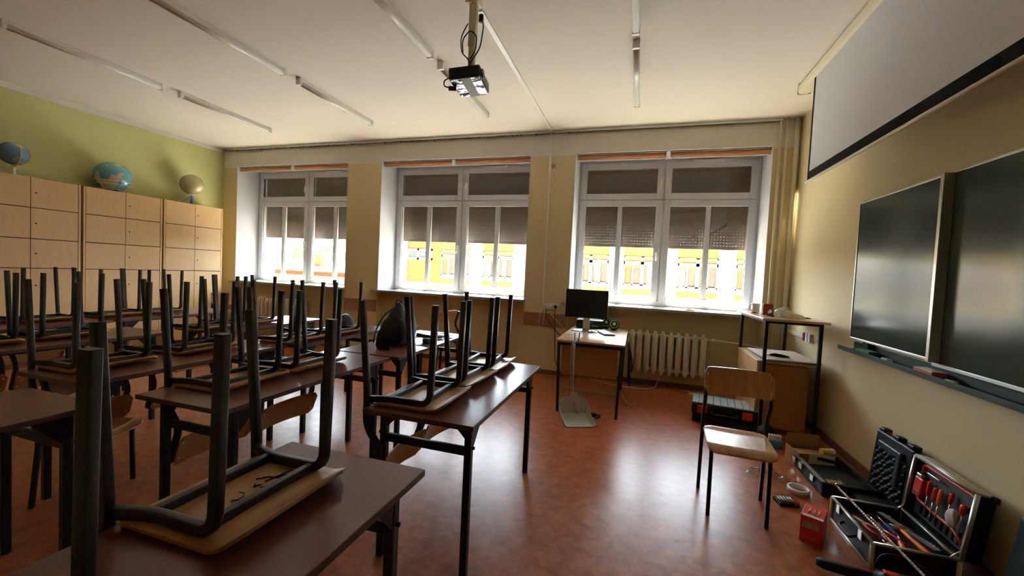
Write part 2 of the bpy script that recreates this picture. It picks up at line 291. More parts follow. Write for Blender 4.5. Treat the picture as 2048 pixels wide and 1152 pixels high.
# windows
for wi, (a, b) in enumerate(WINS):
    w = bpy.data.objects.new('window_%d' % (wi+1), None); COL.objects.link(w); w['kind'] = 'structure'; w.location = ((a+b)/2, YF, ZS)
    ox, oy, oz = w.location
    g = MB(); c = (a+b)/2; E0, E1 = a+.004, b-.004
    def bx(mb, x0, x1, y0, y1, z0, z1): mb.box(x0-ox, x1-ox, y0-oy, y1-oy, z0-oz, z1-oz)
    bx(g, E0, a+.05, YF, YF+.07, ZS, ZT-.006); bx(g, b-.05, E1, YF, YF+.07, ZS, ZT-.006)
    bx(g, a+.05, b-.05, YF, YF+.07, ZS, ZS+.07); bx(g, a+.05, b-.05, YF, YF+.07, ZT-.056, ZT-.006)
    bx(g, c-.02, c+.02, YF, YF+.07, ZS+.07, ZT-.056); bx(g, a+.05, b-.05, YF, YF+.07, 2.545, 2.575)
    g.build('window_frame', m_pvc, w, bevel=.004)
    for lo, hi, low in ((ZS+.055, 2.552, True), (2.568, ZT-.045, False)):
        for x0, x1, side in ((a+.04, c-.012, 0), (c+.012, b-.04, 1)):
            q = MB(); t = .085; zz0, zz1 = lo, hi
            y0, y1 = YF-.016, YF+.05
            bx(q, x0, x0+t, y0, y1, zz0, zz1); bx(q, x1-t, x1, y0, y1, zz0, zz1)
            bx(q, x0+t, x1-t, y0, y1, zz0, zz0+t); bx(q, x0+t, x1-t, y0, y1, zz1-t, zz1)
            panes = [(x0+t, x1-t)]
            if low:
                mdx = (x0+x1)/2; bx(q, mdx-.033, mdx+.033, y0+.006, y1, zz0+t, zz1-t); panes = [(x0+t, mdx-.033), (mdx+.033, x1-t)]
            sash = q.build('sash', m_pvc, w, bevel=.005)
            sl = MB()
            for p0, p1 in panes:
                for s_ in ((p0, p0+.006, zz0+t, zz1-t), (p1-.006, p1, zz0+t, zz1-t), (p0, p1, zz0+t, zz0+t+.006), (p0, p1, zz1-t-.006, zz1-t)):
                    bx(sl, s_[0], s_[1], y0+.016, y0+.024, s_[2], s_[3])
            sl.build('rubber_seal', m_seal, sash)
            for p0, p1 in panes:
                gl = MB(); bx(gl, p0-.003, p1+.003, y0+.030, y0+.034, zz0+t-.003, zz1-t+.003); gl.build('glass_pane', m_glass, sash)
            # handle
            if side == 0 or low or True:
                hx = (x1-.042) if side == 0 else (x0+.042); hz = (zz0+zz1)/2-(.02 if low else 0)
                h = MB()
                bx(h, hx-.013, hx+.013, y0-.012, y0, hz-.035, hz+.035)
                h.tube(fillet([(hx-ox, y0-.008-oy, hz+.01-oz), (hx-ox, y0-.045-oy, hz+.01-oz), (hx-ox+(.0 if side else 0), y0-.05-oy, hz-.11-oz)], .02), .0095, 8)
                if (low and side == 0) or not low: h.build('handle', m_plast, sash)
    if True:
        vt = MB(); vx = c+.55; bx(vt, vx-.2, vx+.2, YF-.03, YF-.012, ZT-.052, ZT-.022)
        for k in range(2): bx(vt, vx-.15+.16*k, vx-.01+.16*k, YF-.034, YF-.03, ZT-.041, ZT-.032)
        vt.build('trickle_vent', m_plast, w, bevel=.003)
    sb = MB(); bx(sb, a-.085 if wi else a-.07, b+(.04 if wi == 2 else .01), YW-.075, YW, ZS-.035, ZS); bx(sb, a+.001, b-.001, YW, YF+.02, ZS-.035, ZS)
    sb.build('window_sill', m_sill, w, bevel=.004)
    # roller shutter behind the glass
    sh = thing('roller_shutter', ['perforated brown roller shutter half lowered behind the far left window', 'perforated brown roller shutter half lowered behind the middle window',
        'perforated brown roller shutter half lowered behind the window above the computer desk'][wi], 'roller shutter', (c, 6.40, 1.89), group='roller shutters outside the windows')
    s1 = MB(); hw = (b-a)/2+.02
    s1.box(-hw, hw, -.006, .006, 0.0, .055); z = .055
    for k in range(22):
        pw = .04; n = int(2*hw/pw); s1.box(-hw, hw, -.005, .005, z+.0013, z+.042)
        for i in range(n+1):
            x = -hw+i*pw; s1.box(x-.0155, x+.0155, -.003, .003, z, z+.0013)
        z += .042
    s1.box(-hw, hw, -.005, .005, z, 1.30); s1.build('slat_curtain', m_shut, sh)
    gr_ = MB(); gr_.box(-hw-.005, -hw+.03, -.02, .02, -.85, 1.3); gr_.box(hw-.03, hw+.005, -.02, .02, -.85, 1.3); gr_.build('guide_rail', m_pvc, sh, bevel=.003)
    # two roller blinds under the soffit
    for k in range(2):
        x0 = a+.03+(0 if k == 0 else (b-a)/2+.01); x1 = x0+(b-a)/2-.05
        nm = ['far left', 'middle', 'rightmost'][wi]
        t = thing('roller_blind', 'rolled-up orange-brown roller blind, %s half of the %s window top' % (['left', 'right'][k], nm), 'roller blind', ((x0+x1)/2, YW+.07, 3.075), group='rolled blinds at the window tops')
        L2 = (x1-x0)/2
        MB().tube([(-L2, 0, 0), (L2, 0, 0)], .030, 18).build('fabric_roll', m_blind, t)
        MB().box(-L2, L2, -.024, .03, .030, .045).build('cassette', m_plast, t, bevel=.003)
        e = MB(); e.box(-L2-.012, -L2, -.035, .035, -.036, .046); e.box(L2, L2+.012, -.035, .035, -.036, .046); e.build('bracket', m_plast, t, bevel=.003)
        MB().box(-L2, L2, -.010, -.002, -.043, -.029).build('bottom_bar', m_plast, t, bevel=.002)

# curtain rail along the wall top
t = thing('curtain_rail', 'long thin ceiling curtain rail with broken hooks above the windows', 'curtain rail', (0, YW-.03, ZC-.02))
rl = MB(); rl.box(XL+.02, 1.55, -.02, .0, -.012, .02); rl.box(XL+.02, 1.55, .0, .028, -.004, .02); rl.build('rail', m_alu, t, bevel=.002)
hk = MB()
for i in range(95):
    x = XL+.1+i*.07+random.uniform(-.02, .02)
    if x > .9: break
    if random.random() < .75: hk.box(x, x+random.uniform(.006, .02), -.017, -.005, -.012-random.uniform(.008, .022), -.011)
hk.build('hook', m_skirt, t)['kind'] = 'stuff'

# wall pieces
def wallstrip(x0, x1, lab):
    o = MB().box(-(x1-x0)/2, (x1-x0)/2, -.012, 0, -.095, .095).build('wall_protection_board', m_board, bevel=.002, loc=((x0+x1)/2, YW, .782))
    tag(o, lab, 'wall board', 'wood boards on the window wall piers')
wallstrip(-4.69, -4.06, 'wood-grain protection board on the pier left of the middle window')
wallstrip(-1.56, -.935, 'wood-grain protection board on the pier below the power sockets')

# ---- radiators
def radiator(x0, n, pitch, z0, z1, lab):
    t = thing('cast_iron_radiator', lab, 'radiator', (x0+n*pitch/2, YN-.115, z0), group='cream cast iron radiators')
    h = z1-z0; first = None
    sec = MB()
    for k in range(2):
        yy = -.045+.09*k
        sec.tube(fillet([(0, yy, .03), (0, yy, h-.03)], .01), None, sec=rrect(.026, .017, .012), up=(0, 1, 0))
    prof = [(-.07, .07), (-.07, h-.07), (0, h), (.07, h-.05), (.07, .05), (0, 0)]
    sec.prism([(-.085, .09), (-.085, h-.09), (-.06, h-.03), (-.02, h), (.06, h-.02), (.075, h-.06), (.075, .06), (.06, .02), (-.02, 0), (-.06, .03)], -.018, .018, 'x')
    w_ = .036; yb, yf = -.078, -.104
    sec.add([(-w_, yb, .06), (w_, yb, .06), (w_, yb, h-.05), (-w_, yb, h-.05), (0, yb, .0), (0, yb, h), (-.012, yf, .07), (.012, yf, .07), (.012, yf, h-.06), (-.012, yf, h-.06), (0, yf+.012, .012), (0, yf+.012, h-.008)],
            [(0, 3, 9, 6), (1, 7, 8, 2), (6, 9, 8, 7), (0, 6, 10, 4), (1, 4, 10, 7), (6, 7, 10), (3, 5, 11, 9), (2, 8, 11, 5), (9, 11, 8), (0, 4, 1, 2, 5, 3)])
    sec.tube([(-pitch/2, 0, .065), (pitch/2, 0, .065)], .026, 12); sec.tube([(-pitch/2, 0, h-.065), (pitch/2, 0, h-.065)], .026, 12)
    x = -n*pitch/2+pitch/2
    s0 = sec.build('section', m_rad, t, bevel=.003); s0.location = (x, 0, 0)
    for i in range(1, n):
        c_ = s0.copy(); COL.objects.link(c_); c_.location = (x+i*pitch, 0, 0)
    return t, h
t, h = radiator(-.085, 10, .097, .18, .755, 'cream cast iron radiator beside the computer desk')
pp = MB(); pp.tube(fillet([(.485, 0, h-.065), (.62, 0, h-.07), (.96, -.02, h-.085), (1.06, -.06, h-.10), (1.19, -.06, h-.10)], .03), .0105, 10)
pp.build('supply_pipe', m_pipe, t); MB().tube([(.485, 0, .065), (.60, 0, .065)], .012, 10).build('pipe_stub', m_pipe, t)
vv = MB().lathe([(.0, -.02), (.02, -.02), (.022, .0), (.016, .02), (0, .02)], 14, TR(.56, -.005, h-.067, 0, 0, PI/2)); vv.build('valve', m_rad, t)
radiator(-6.50, 11, .092, .20, .79, 'cream cast iron radiator under the far left window')

# ---- pipes in the right corner
for k, (x, rr, yy) in enumerate([(1.535, .014, .035), (1.60, .014, .035), (1.708, .024, .035)]):
    o = MB().tube([(0, 0, .0), (0, 0, ZC)], rr, 14).build('heating_pipe', m_pipe, loc=(x, YW-yy, 0))
    tag(o, ['thin cream heating pipe, leftmost of the three beside the right window', 'thin cream heating pipe, middle one of the three beside the right window', 'thick cream heating pipe in the corner by the board wall'][k], 'pipe', 'vertical heating pipes in the corner')

# ---- cable duct and sockets
t = thing('cable_duct', 'white cable duct from the projector across the ceiling and down the pier', 'cable duct', (-1.28, YW, 2.0))
MB().box(-.012, .012, -.02, 0, -.97, 1.44).build('wall_run', m_plast, t, bevel=.003)
MB().box(-.022, .022, -2.76, 0, 1.425, 1.44).build('ceiling_run', m_plast, t, bevel=.003)
MB().box(-.016, .016, -.03, 0, .86, 1.08).build('junction_box', m_plast, t, bevel=.004)
MB().lathe([(0, 0), (.026, 0), (.026, .02), (0, .022)], 18, TR(.045, 0, .97, 0, PI/2)).build('round_box', m_grey, t)
t = thing('socket_strip', 'white triple power socket with plugs on the pier left of the monitor', 'socket', (-1.17, YW, .98))
MB().box(-.115, .115, -.022, 0, -.043, .043).build('cover_plate', m_plast, t, bevel=.006)
for k in range(3):
    s_ = MB().lathe([(0, .001), (.022, .001), (.028, .010), (.031, .010), (.031, 0)], 20, TR(-.075+.075*k, -.022, 0, 0, PI/2)).build('socket', m_plast if k else m_plast, t)
def cable(name, pts, rr, m, lab, grp=None, rad=.06):
    P = [V(p) for p in pts]; c0 = P[0].copy()
    o = MB().tube(fillet([p-c0 for p in P], rad, 6), rr, 8).build(name, m, loc=c0); tag(o, lab, 'cable', grp); return o
def plug(x, m, lab, pts, rr):
    t = thing('plug_with_cable', lab, 'plug', (x, YW-.022, .98), group='plugs in the triple socket')
    MB().lathe([(0, .045), (.012, .043), (.019, .03), (.021, 0), (0, 0)], 16, TR(0, -.001, 0, 0, PI/2)).build('plug', m, t)
    MB().tube(fillet([(0, -.04, 0)]+pts, .07, 6), rr, 8).build('cord', m, t)
plug(-1.245, m_plast, 'white plug with looped white cord in the left socket', [(0.0, -.05, -.12), (-.02, -.03, -.29), (-.08, -.02, -.30), (-.07, -.012, -.12), (-.03, -.012, -.05)], .0045)
plug(-1.17, m_plast, 'white plug with diagonal white cord in the middle socket', [(0.02, -.05, -.1), (.10, -.03, -.19), (.20, -.02, -.29)], .004)
plug(-1.095, m_black, 'black plug with black cord hanging from the right socket', [(0.0, -.06, -.08), (.02, -.04, -.45), (.03, -.04, -.75), (.10, -.06, -.88), (.30, -.10, -.90), (.42, -.12, -.83)], .005)
cable('power_cable', [(-1.24, YW-.02, .92), (-1.22, YW-.03, .80), (-1.05, YW-.06, .62), (-.86, YW-.16, .50)], .005, m_black, 'black cable sloping from the socket strip down to the computer desk')
cable('wall_cable', [(-.55, YN-.15, .012), (-.2, YW-.20, .012), (.1, YW-.22, .012), (.28, YW-.10, .012), (.34, YN-.06, .10), (.34, YN-.03, .18)], .004, m_plast, 'white cable lying on the floor below the radiator')
cable('wall_cable', [(.55, YN-.12, .012), (.9, YW-.12, .012), (.78, YW-.20, .012), (.66, YW-.14, .012), (.86, YW-.02, .012), (1.1, YW-.05, .012)], .004, m_plast, 'white cable looped on the floor by the right radiator end')

# ---- right wall fittings
t = thing('wall_trunking', 'white cable trunking with sockets low on the board wall', 'cable duct', (XR, 5.4, .90))
MB().box(-.022, 0, -.25, .34, -.025, .025).build('trunking', m_plast, t, bevel=.003)
for k, c_ in enumerate((m_red2, m_plast, m_card)): MB().box(-.035, 0, -.30-.075*k, -.255-.075*k, -.045, .045).build('socket', m_plast if k != 0 else m_red2, t, bevel=.004)
o = MB().lathe([(0, .03), (.012, .03), (.016, .018), (.034, .016), (.038, 0), (0, 0)], 22, TR(0, 0, 0, 0, 0, -PI/2)).build('wall_knob', m_alu, loc=(XR, 4.80, .905))
o.name = 'socket_cover'; tag(o, 'round metal socket cover on the board wall beside the tall stand', 'socket')

# ================================================================ CEILING
def batten(x, y0, y1, lab, proto=[None]):
    Lh = (y1-y0)/2
    if proto[0] is None:
        t = thing('fluorescent_light', lab, 'ceiling light', (x, (y0+y1)/2, ZC), group='white fluorescent battens on the ceiling')
        MB().box(-.027, .027, -.645, .645, -.035, 0).build('housing', m_plast, t, bevel=.003)
        MB().tube([(0, -.615, -.048), (0, .615, -.048)], None, sec=rrect(.026, .022, .014), up=(1, 0, 0)).build('diffuser', mat('opal_diffuser', (0.78, 0.77, 0.74), 0.25, bump=(40, .02, .001)), t)
        for s_ in (-1, 1): MB().box(-.030, .030, s_*.632-.017, s_*.632+.017, -.074, 0).build('end_cap', m_plast, t, bevel=.004)
        proto[0] = t
    else: t = copy_tree(proto[0]); t.location = (x, (y0+y1)/2, ZC); t['label'] = lab
    return t
ln = ['row nearest the globe wall', 'third row from the projection screen', 'second row from the screen, crossing behind the projector', 'row nearest the projection screen']
for i, x in enumerate((-5.46, -3.66, -1.95, -.13)):
    batten(x, 3.65, 4.94, 'white batten light, window half of the '+ln[i])
    batten(x, 2.18, 3.47, 'white batten light, room end of the '+ln[i])
# projector
t = thing('projector', 'black ceiling projector with chrome-like underside on a cream pole', 'projector', (-1.27, 2.86, ZC))
MB().box(-.05, .05, -.05, .05, -.055, 0).build('ceiling_plate', m_cream, t, bevel=.004)
pl = MB(); pl.box(-.028, .028, -.022, .022, -.36, -.05); pl.box(-.023, .023, -.018, .018, -.53, -.34); pl.build('pole', m_cream, t, bevel=.003)
MB().lathe([(0, 0), (.018, 0), (.018, .05), (0, .055)], 14, TR(.052, .02, -.17)).build('cable_grommet', m_black, t)
Tt = TR(-.05, .10, -.60, math.radians(6), math.radians(-3), math.radians(-4))
bd = MB(); bd.box(-.12, .12, -.15, .13, .0, .085, Tt); body = bd.build('body', m_black, t, bevel=.012, seg=3)
un = MB(); un.box(-.115, .115, -.145, .125, -.008, .0, Tt); un.build('underside', mat('polished_underside', (0.5, 0.52, 0.55), 0.12, metal=0.9, bump=(9, 0.5, 0.02)), t, bevel=.004)
lab_ = MB(); lab_.box(-.03, .045, -.145, .125, -.0095, -.008, Tt); lab_.build('access_cover', m_grey, t)
text('label_print', 'ES', .035, m_paper, t, Tt @ TR(.01, .09, -.0102, PI, PI, 0))
gr_ = MB()
for k in range(7): gr_.box(.12, .123, -.11+.03*k, -.092+.03*k, .015, .07, Tt)
gr_.build('vent_grille', m_grey, t)
MB().lathe([(.03, 0), (.033, .012), (.026, .014), (.0, .004)], 20, Tt @ TR(.12, -.09, .045, 0, 0, PI/2)).build('lens', m_blackg, t)
cb = MB()
cb.tube(fillet([(.045, .02, -.13), (.075, .02, -.19), (.06, .01, -.36), (.02, -.03, -.46), (-.02, -.03, -.52)], .08, 6), .005, 8)
cb.tube(fillet([(-.03, -.03, -.20), (-.08, -.04, -.30), (-.06, -.05, -.42), (.0, -.05, -.47), (.02, -.05, -.55)], .08, 6), .0045, 8)
cb.tube(fillet([(-.05, -.05, -.42), (-.06, -.05, -.32), (0, -.05, -.26), (.05, -.04, -.30), (.04, -.03, -.40), (.0, -.03, -.46)], .07, 6), .0045, 8)
cb.tube(fillet([(-.19, .02, -.53), (-.14, 0, -.515), (-.05, -.02, -.505), (.06, -.02, -.515)], .04, 6), .006, 8)
cb.tube(fillet([(-.17, .0, -.56), (-.22, .0, -.58), (-.22, .0, -.62), (-.17, .03, -.63)], .04, 6), .005, 8)
cb.build('cable_loop', m_black, t)
MB().tube([(-.19, .02, -.63), (-.14, .05, -.625)], .017, 12).build('cable_plug', m_black, t)

# projection screen
t = thing('projection_screen', 'large pulled-down grey-white projection screen with black border', 'projection screen', (1.46, 3.0, ZC))
MB().tube([(0.0, -2.3, -.055), (0.0, 1.78, -.055)], None, sec=rrect(.055, .05, .03, 4), up=(1, 0, 0)).build('housing', m_cream, t)
MB().box(-.058, .058, 1.78, 1.80, -.108, 0).build('end_cap', m_cream, t, bevel=.01)
MB().box(-.030, -.028, -2.1, 1.44, -1.03, -.08).build('fabric', m_screen, t)
bk = MB(); bk.box(-.0315, -.0275, 1.405, 1.44, -1.03, -.09); bk.box(-.0315, -.0275, -2.1, 1.44, -1.03, -.955); bk.build('border', mat('matt_black_border', (.006, .006, .007), .95, spec=.08, bump=(90, .1, .001)), t)
bb = MB(); bb.tube([(-.029, -2.1, -1.04), (-.029, 1.48, -1.04)], .012, 12); bb.build('bottom_bar', m_cream, t)

# ================================================================ BOARD
t = thing('chalkboard', 'dark green chalkboard with a fold-over left leaf and tray', 'chalkboard', (XR, 3.1, 1.0))
MB().box(-.035, -.01, -2.4, .0, .02, 1.135).build('main_panel', m_chalk, t, bevel=.002)
fm = MB(); fm.box(-.042, -.01, -2.4, .0, 0, .02); fm.box(-.042, -.01, -2.4, .0, 1.135, 1.150); fm.build('main_frame', m_alu, t, bevel=.002)
lf = MB().box(-.085, -.062, -.03, .89, .048, 1.12).build('left_leaf', m_chalk, t, bevel=.002)
lfm = MB(); lfm.box(-.09, -.06, -.03, .90, .035, .050); lfm.box(-.09, -.06, -.03, .90, 1.118, 1.133); lfm.box(-.09, -.06, .888, .90, .035, 1.133); lfm.box(-.09, -.035, -.055, -.028, .025, 1.14)
lfm.build('leaf_frame', m_alu, t, bevel=.002)
tr_ = MB(); tr_.box(-.12, -.002, -2.5, 1.0, -.068, -.058); tr_.box(-.125, -.12, -2.5, 1.0, -.068, -.035); tr_.box(-.012, -.002, -2.5, 1.0, -.068, .0)
tr_.box(-.05, -.002, .70, .78, -.06, .04)
tr_.build('chalk_tray', m_dgreen, t, bevel=.003)
def sponge(y, L2, m, nm, lab, cat, z=.943, hh=.03, w=.035, x=XR-.07, rot=0):
    o = MB().box(-w, w, -L2, L2, 0, hh).build(nm, m, bevel=.006, loc=(x, y, z)); o.rotation_euler.z = rot; tag(o, lab, cat)
sponge(3.76, .10, mat('green_sponge', (0.06, 0.16, 0.08), .9, bump=(90, .3, .003)), 'sponge', 'long green sponge at the left end of the chalk tray', 'sponge', hh=.035)
sponge(3.50, .035, m_paper, 'board_eraser', 'small white eraser between the two sponges on the chalk tray', 'eraser', hh=.022, w=.02)
o = thing('felt_eraser', 'orange-brown board eraser with pale top on the chalk tray', 'eraser', (XR-.07, 3.06, .943))
MB().box(-.036, .036, -.085, .085, 0, .032).build('block', mat('orange_sponge', (0.42, 0.12, 0.04), .9, bump=(90, .3, .003)), o, bevel=.004)
MB().box(-.034, .034, -.08, .08, .032, .038).build('felt', m_paper, o, bevel=.002)
sponge(2.88, .03, m_paper, 'chalk_piece', 'white chalk piece right of the orange eraser on the tray', 'chalk', hh=.016, w=.012, rot=.3)

# ================================================================ CUPBOARDS
def cupboard(y0, y1, lab):
    t = thing('locker_cupboard', lab, 'cupboard', (-7.0, (y0+y1)/2, 0), group='beech locker cupboards along the green wall')
    hw = (y1-y0)/2
    c_ = MB(); c_.box(-.42, -.02, -hw, -hw+.02, .0, 2.30); c_.box(-.42, -.02, hw-.02, hw, 0, 2.30); c_.box(-.42, -.02, -hw, hw, 2.28, 2.30); c_.box(-.42, -.40, -hw, hw, 0, 2.3)
    c_.box(-.02, -.001, -hw, -hw+.022, .08, 2.30); c_.box(-.02, -.001, hw-.022, hw, .08, 2.30)
    c_.build('carcass', m_cup, t, bevel=.002)
    MB().box(-.05, -.035, -hw+.02, hw-.02, .08, 2.28).build('inner_frame', m_cupe, t)
    MB().box(-.42, -.05, -hw+.01, hw-.01, 0, .08).build('plinth', m_skirt, t)
    rows = [(1.94, 2.297), (1.567, 1.934), (1.212, 1.561), (.09, 1.206)]
    for za, zb in rows:
        for k in range(2):
            ya = -hw+.025+k*(hw-.024); yb = ya+hw-.03
            d = MB().box(-.02, .0, ya, yb, za+.002, zb-.002).build('door', m_cup, t, bevel=.002)
            if k == 1:
                kh = MB(); kh.lathe([(0, .003), (.008, .003), (.009, 0), (0, 0)], 14, TR(0, ya+.045, (za+zb)/2 if za > 1 else 1.0, 0, 0, PI/2)); kh.build('keyhole', m_black, d)
    return t
cupboard(4.49, 5.42, 'pale beech locker cupboard nearest the windows, olive globe on top')
cupboard(3.53, 4.465, 'pale beech locker cupboard in the middle, big relief globe on top')
cupboard(2.575, 3.505, 'pale beech locker cupboard at the left edge, blue globe on top')
# globes
def sphere_prof(rr, n=16, z0=0): return [(rr*math.sin(PI*i/n), z0-rr*math.cos(PI*i/n)) for i in range(n+1)]
t = thing('blue_globe', 'small blue globe on a pale stand at the left edge', 'globe', (-7.2, 2.98, 2.30), group='globes on the cupboards')
MB().lathe(sphere_prof(.135), 28, TR(0, 0, .265, 0, .3, .3)).build('ball', m_g1, t)
b_ = MB(); b_.lathe([(0, .0), (.075, 0), (.07, .012), (.02, .02), (.014, .06), (.02, .10), (0, .10)], 20); b_.tube([V((math.cos(a_)*.15, 0, .265+math.sin(a_)*.15)) for a_ in [(-PI/2-.3)+i*.2 for i in range(14)]], .006, 8); b_.build('stand', m_cream, t)
t = thing('relief_globe', 'largest globe, blue-green relief map with pale continent, on a wire ring', 'globe', (-7.2, 3.95, 2.30), group='globes on the cupboards')
MB().lathe(sphere_prof(.205), 32, TR(0, 0, .215, 0, .5, .2)).build('ball', m_g2, t)
b_ = MB()
for zz, q in ((.03, .12), (.10, .19), (.14, .2105)): b_.tube([V((math.cos(a_)*q, math.sin(a_)*q, zz)) for a_ in [i*2*PI/28 for i in range(29)]], .003, 6, cap=False)
for a_ in range(6): b_.tube([(math.cos(a_)*.12, math.sin(a_)*.12, .0), (math.cos(a_)*.12, math.sin(a_)*.12, .03), (math.cos(a_)*.21, math.sin(a_)*.21, .14)], .003, 6)
b_.build('wire_stand', m_plast, t)
t = thing('olive_globe', 'shiny olive globe lamp on a blue stand, nearest the windows', 'globe', (-7.2, 5.03, 2.30), group='globes on the cupboards')
MB().lathe(sphere_prof(.165), 32, TR(0, 0, .335)).build('ball', m_olive, t)
MB().lathe([(0, 0), (.075, 0), (.07, .012), (.026, .02), (.020, .06), (.016, .145), (0, .145)], 20).build('stand', m_blue, t)
MB().lathe([(.05, .165), (.06, .17), (.055, .182), (.03, .178)], 20).build('collar', m_plast, t)
MB().tube(fillet([(.0, -.03, .16), (0, -.13, .08), (.02, -.22, .012), (.02, -.34, .008)], .07), .004, 8).build('lamp_cord', m_plast, t)

# ================================================================ TABLES
def make_table():
    t = thing('school_desk', 'x', 'desk', group='red-brown two-seat school desks')
    # local: x 0..-.56 depth, y 0..1.30 length ; origin at centre of footprint
    hx, hy = .283, .65
    MB().box(-hx+.002, hx-.002, -hy+.002, hy-.002, .738, .760).build('tabletop', m_top, t, bevel=.0015)
    e = MB(); e.box(-hx, -hx+.002, -hy, hy, .737, .7595); e.box(hx-.002, hx, -hy, hy, .737, .7595); e.box(-hx, hx, -hy, -hy+.002, .737, .7595); e.box(-hx, hx, hy-.002, hy, .737, .7595); e.build('edge_band', m_edge, t)
    sec = rrect(.0175, .0175, .005, 2)
    for sy in (-1, 1):
        for sx in (-1, 1):
            l = MB(); x = sx*.225; y = sy*(hy-.10)
            l.tube([(x, y, .0), (x, y, .735)], None, sec=sec, up=(1, 0, 0), smooth=False)
            d_ = -sy
            l.prism([(y+d_*.018, .735), (y+d_*.12, .735), (y+d_*.12, .725), (y+d_*.018, .61)], x-.003+.012*sx, x+.003+.012*sx, 'x')
            l.prism([(x-sx*.018, .735), (x-sx*.085, .735), (x-sx*.085, .722), (x-sx*.018, .655)], y-.003, y+.003, 'y')
            l.box(x-.02, x+.02, y-.02, y+.02, .725, .738)
            lo = l.build('leg', m_metal2, t)
            b2 = MB().lathe([(0, .012), (.008, .012), (.008, 0), (0, 0)], 8, TR(x+.017*sx, y, .62, 0, 0, PI/2*sx)).build('bolt', m_metal2, lo)
        c_ = MB(); c_.tube([(-.21, sy*(hy-.10), .60), (.21, sy*(hy-.10), .60)], None, sec=rrect(.0125, .02, .005, 2), up=(0, 1, 0), smooth=False); c_.build('crossbar', m_metal2, t)
    for sx in (-1, 1): MB().box(sx*.2-.01, sx*.2+.01, -.5, .5, .715, .737).build('side_rail', m_metal2, t)
    return t
TAB = {}
T0 = make_table()
def place_table(key, xr, y0, lab, rot=0):
    t = T0 if not TAB else copy_tree(T0)
    t.location = (xr-.283, y0+.65, 0); t.rotation_euler.z = rot; t['label'] = lab; TAB[key] = t
place_table('P', -.652, -.07, 'red-brown school desk nearest the camera, one seat underside with black scribbles on it')
place_table('A', -.648, 1.645, 'red-brown school desk holding three upturned chairs, just left of the open floor')
place_table('B', -1.735, 1.36, 'red-brown school desk behind the tall nearest chair legs, its end touching the backpack desk')
place_table('Q', -1.68, 2.685, 'red-brown school desk carrying the black backpack')
place_table('R', -2.275, -.075, 'empty red-brown school desk at the left photo edge, partly cut off', )
place_table('C1', -2.70, 1.36, 'red-brown school desk in the third row, end nearest the left foreground desk')
place_table('C2', -2.585, 2.68, 'red-brown school desk in the third row, behind the black backpack')
place_table('D1', -3.96, 1.30, 'red-brown school desk in the fourth row, cut off by the left photo edge')
place_table('D2', -3.64, 2.80, 'red-brown school desk in the fourth row, glaring white at its window end')
place_table('E1', -5.03, 1.48, 'red-brown school desk along the cupboards, further from the windows')
place_table('E2', -5.05, 2.82, 'red-brown school desk along the cupboards, nearer the windows')

# ================================================================ CHAIRS
def make_chair(hs, seat_m=m_ply, frame_m=m_metal, grp=None, k=1.0):
    """upright local frame, +x is the front, origin on the floor below the seat centre"""
    t = thing('school_chair', 'x', 'chair', group=grp)
    zr = hs-.034; fx, fy, rx, ry = .12, .175, -.195, .21
    sec = rrect(.0150, .0120, .0045, 3)
    for s_ in (-1, 1):
        pts = fillet([(fx+.012, s_*fy, 0), (fx, s_*fy, zr), (-.085, s_*(fy-.004), zr), (rx+.008, s_*(ry-.006), zr)], .055, 6)
        MB().tube(pts, None, sec=sec, up=(0, 1, 0) if False else (1, 0, 0)).build('leg', frame_m, t)
        pts = fillet([(rx-.042, s_*ry, 0), (rx, s_*ry, zr-.03), (rx, s_*ry, hs+.10), (rx+.085, s_*ry, hs+.205), (rx+.015, s_*ry, hs+.395)], .05, 6)
        MB().tube(pts, None, sec=rrect(.0150, .0120, .0045, 3), up=(1, 0, 0)).build('leg', frame_m, t)
    for x in (.075, -.095):
        MB().tube([(x, -fy, zr), (x, fy, zr)], None, sec=rrect(.0125, .0125, .004, 2), up=(1, 0, 0), smooth=False).build('stretcher', frame_m, t)
    # seat: plywood with waterfall front and slight saddle
    W2 = .208
    def sf(u_, v_):
        x = -.185+.385*u_; y = W2*(2*v_-1)
        # rounded corners
        inset = 0.0
        e = min(u_, 1-u_)*.385; c_ = .045
        if e < c_: inset = c_-math.sqrt(max(c_*c_-(c_-e)**2, 0))
        y *= (W2-inset)/W2
        z = hs-.020
        if u_ > .80: q = (u_-.80)/.20; z -= .030*q*q
        if u_ < .18: q = (.18-u_)/.18; z += .010*q*q
        z -= .004*math.cos(PI*(v_-.5)) if .1 < u_ < .8 else 0
        return (x, y, z), V((0, 0, 1))
    MB().grid(sf, 22, 12, .012).build('seat', seat_m, t, bevel=.002)
    hw = .225
    def bf(u_, v_):
        y = hw*(2*u_-1); zz = hs+.245+.165*v_
        e = min(v_, 1-v_)*.165; c_ = .035; e2 = min(u_, 1-u_)*2*hw
        if e2 < c_: 
            q = c_-math.sqrt(max(c_*c_-(c_-e2)**2, 0)); zz = hs+.245+.165*.5+(v_-.5)*(.165-2*q)
        f_ = (zz-(hs+.205))/.19; xc = rx+.085-.07*f_+.017
        x = xc-.012+.038*(2*u_-1)**2
        return (x, y, zz), V((1, 0, 0))
    MB().grid(bf, 20, 8, .010).build('backrest', seat_m, t, bevel=.002)
    rv = MB()
    for s_ in (-1, 1):
        for zz in (.285, .365): rv.lathe([(0, .003), (.007, .002), (.008, 0), (0, 0)], 10, TR(rx+.085-.07*((zz-.205)/.19)+.017+.028, s_*ry*.98, hs+zz, 0, 0, PI/2))
    rv.build('rivet', m_alu, t)
    return t
HS = .508
CH0 = make_chair(HS, grp='upturned school chairs on the desks')
first = [True]
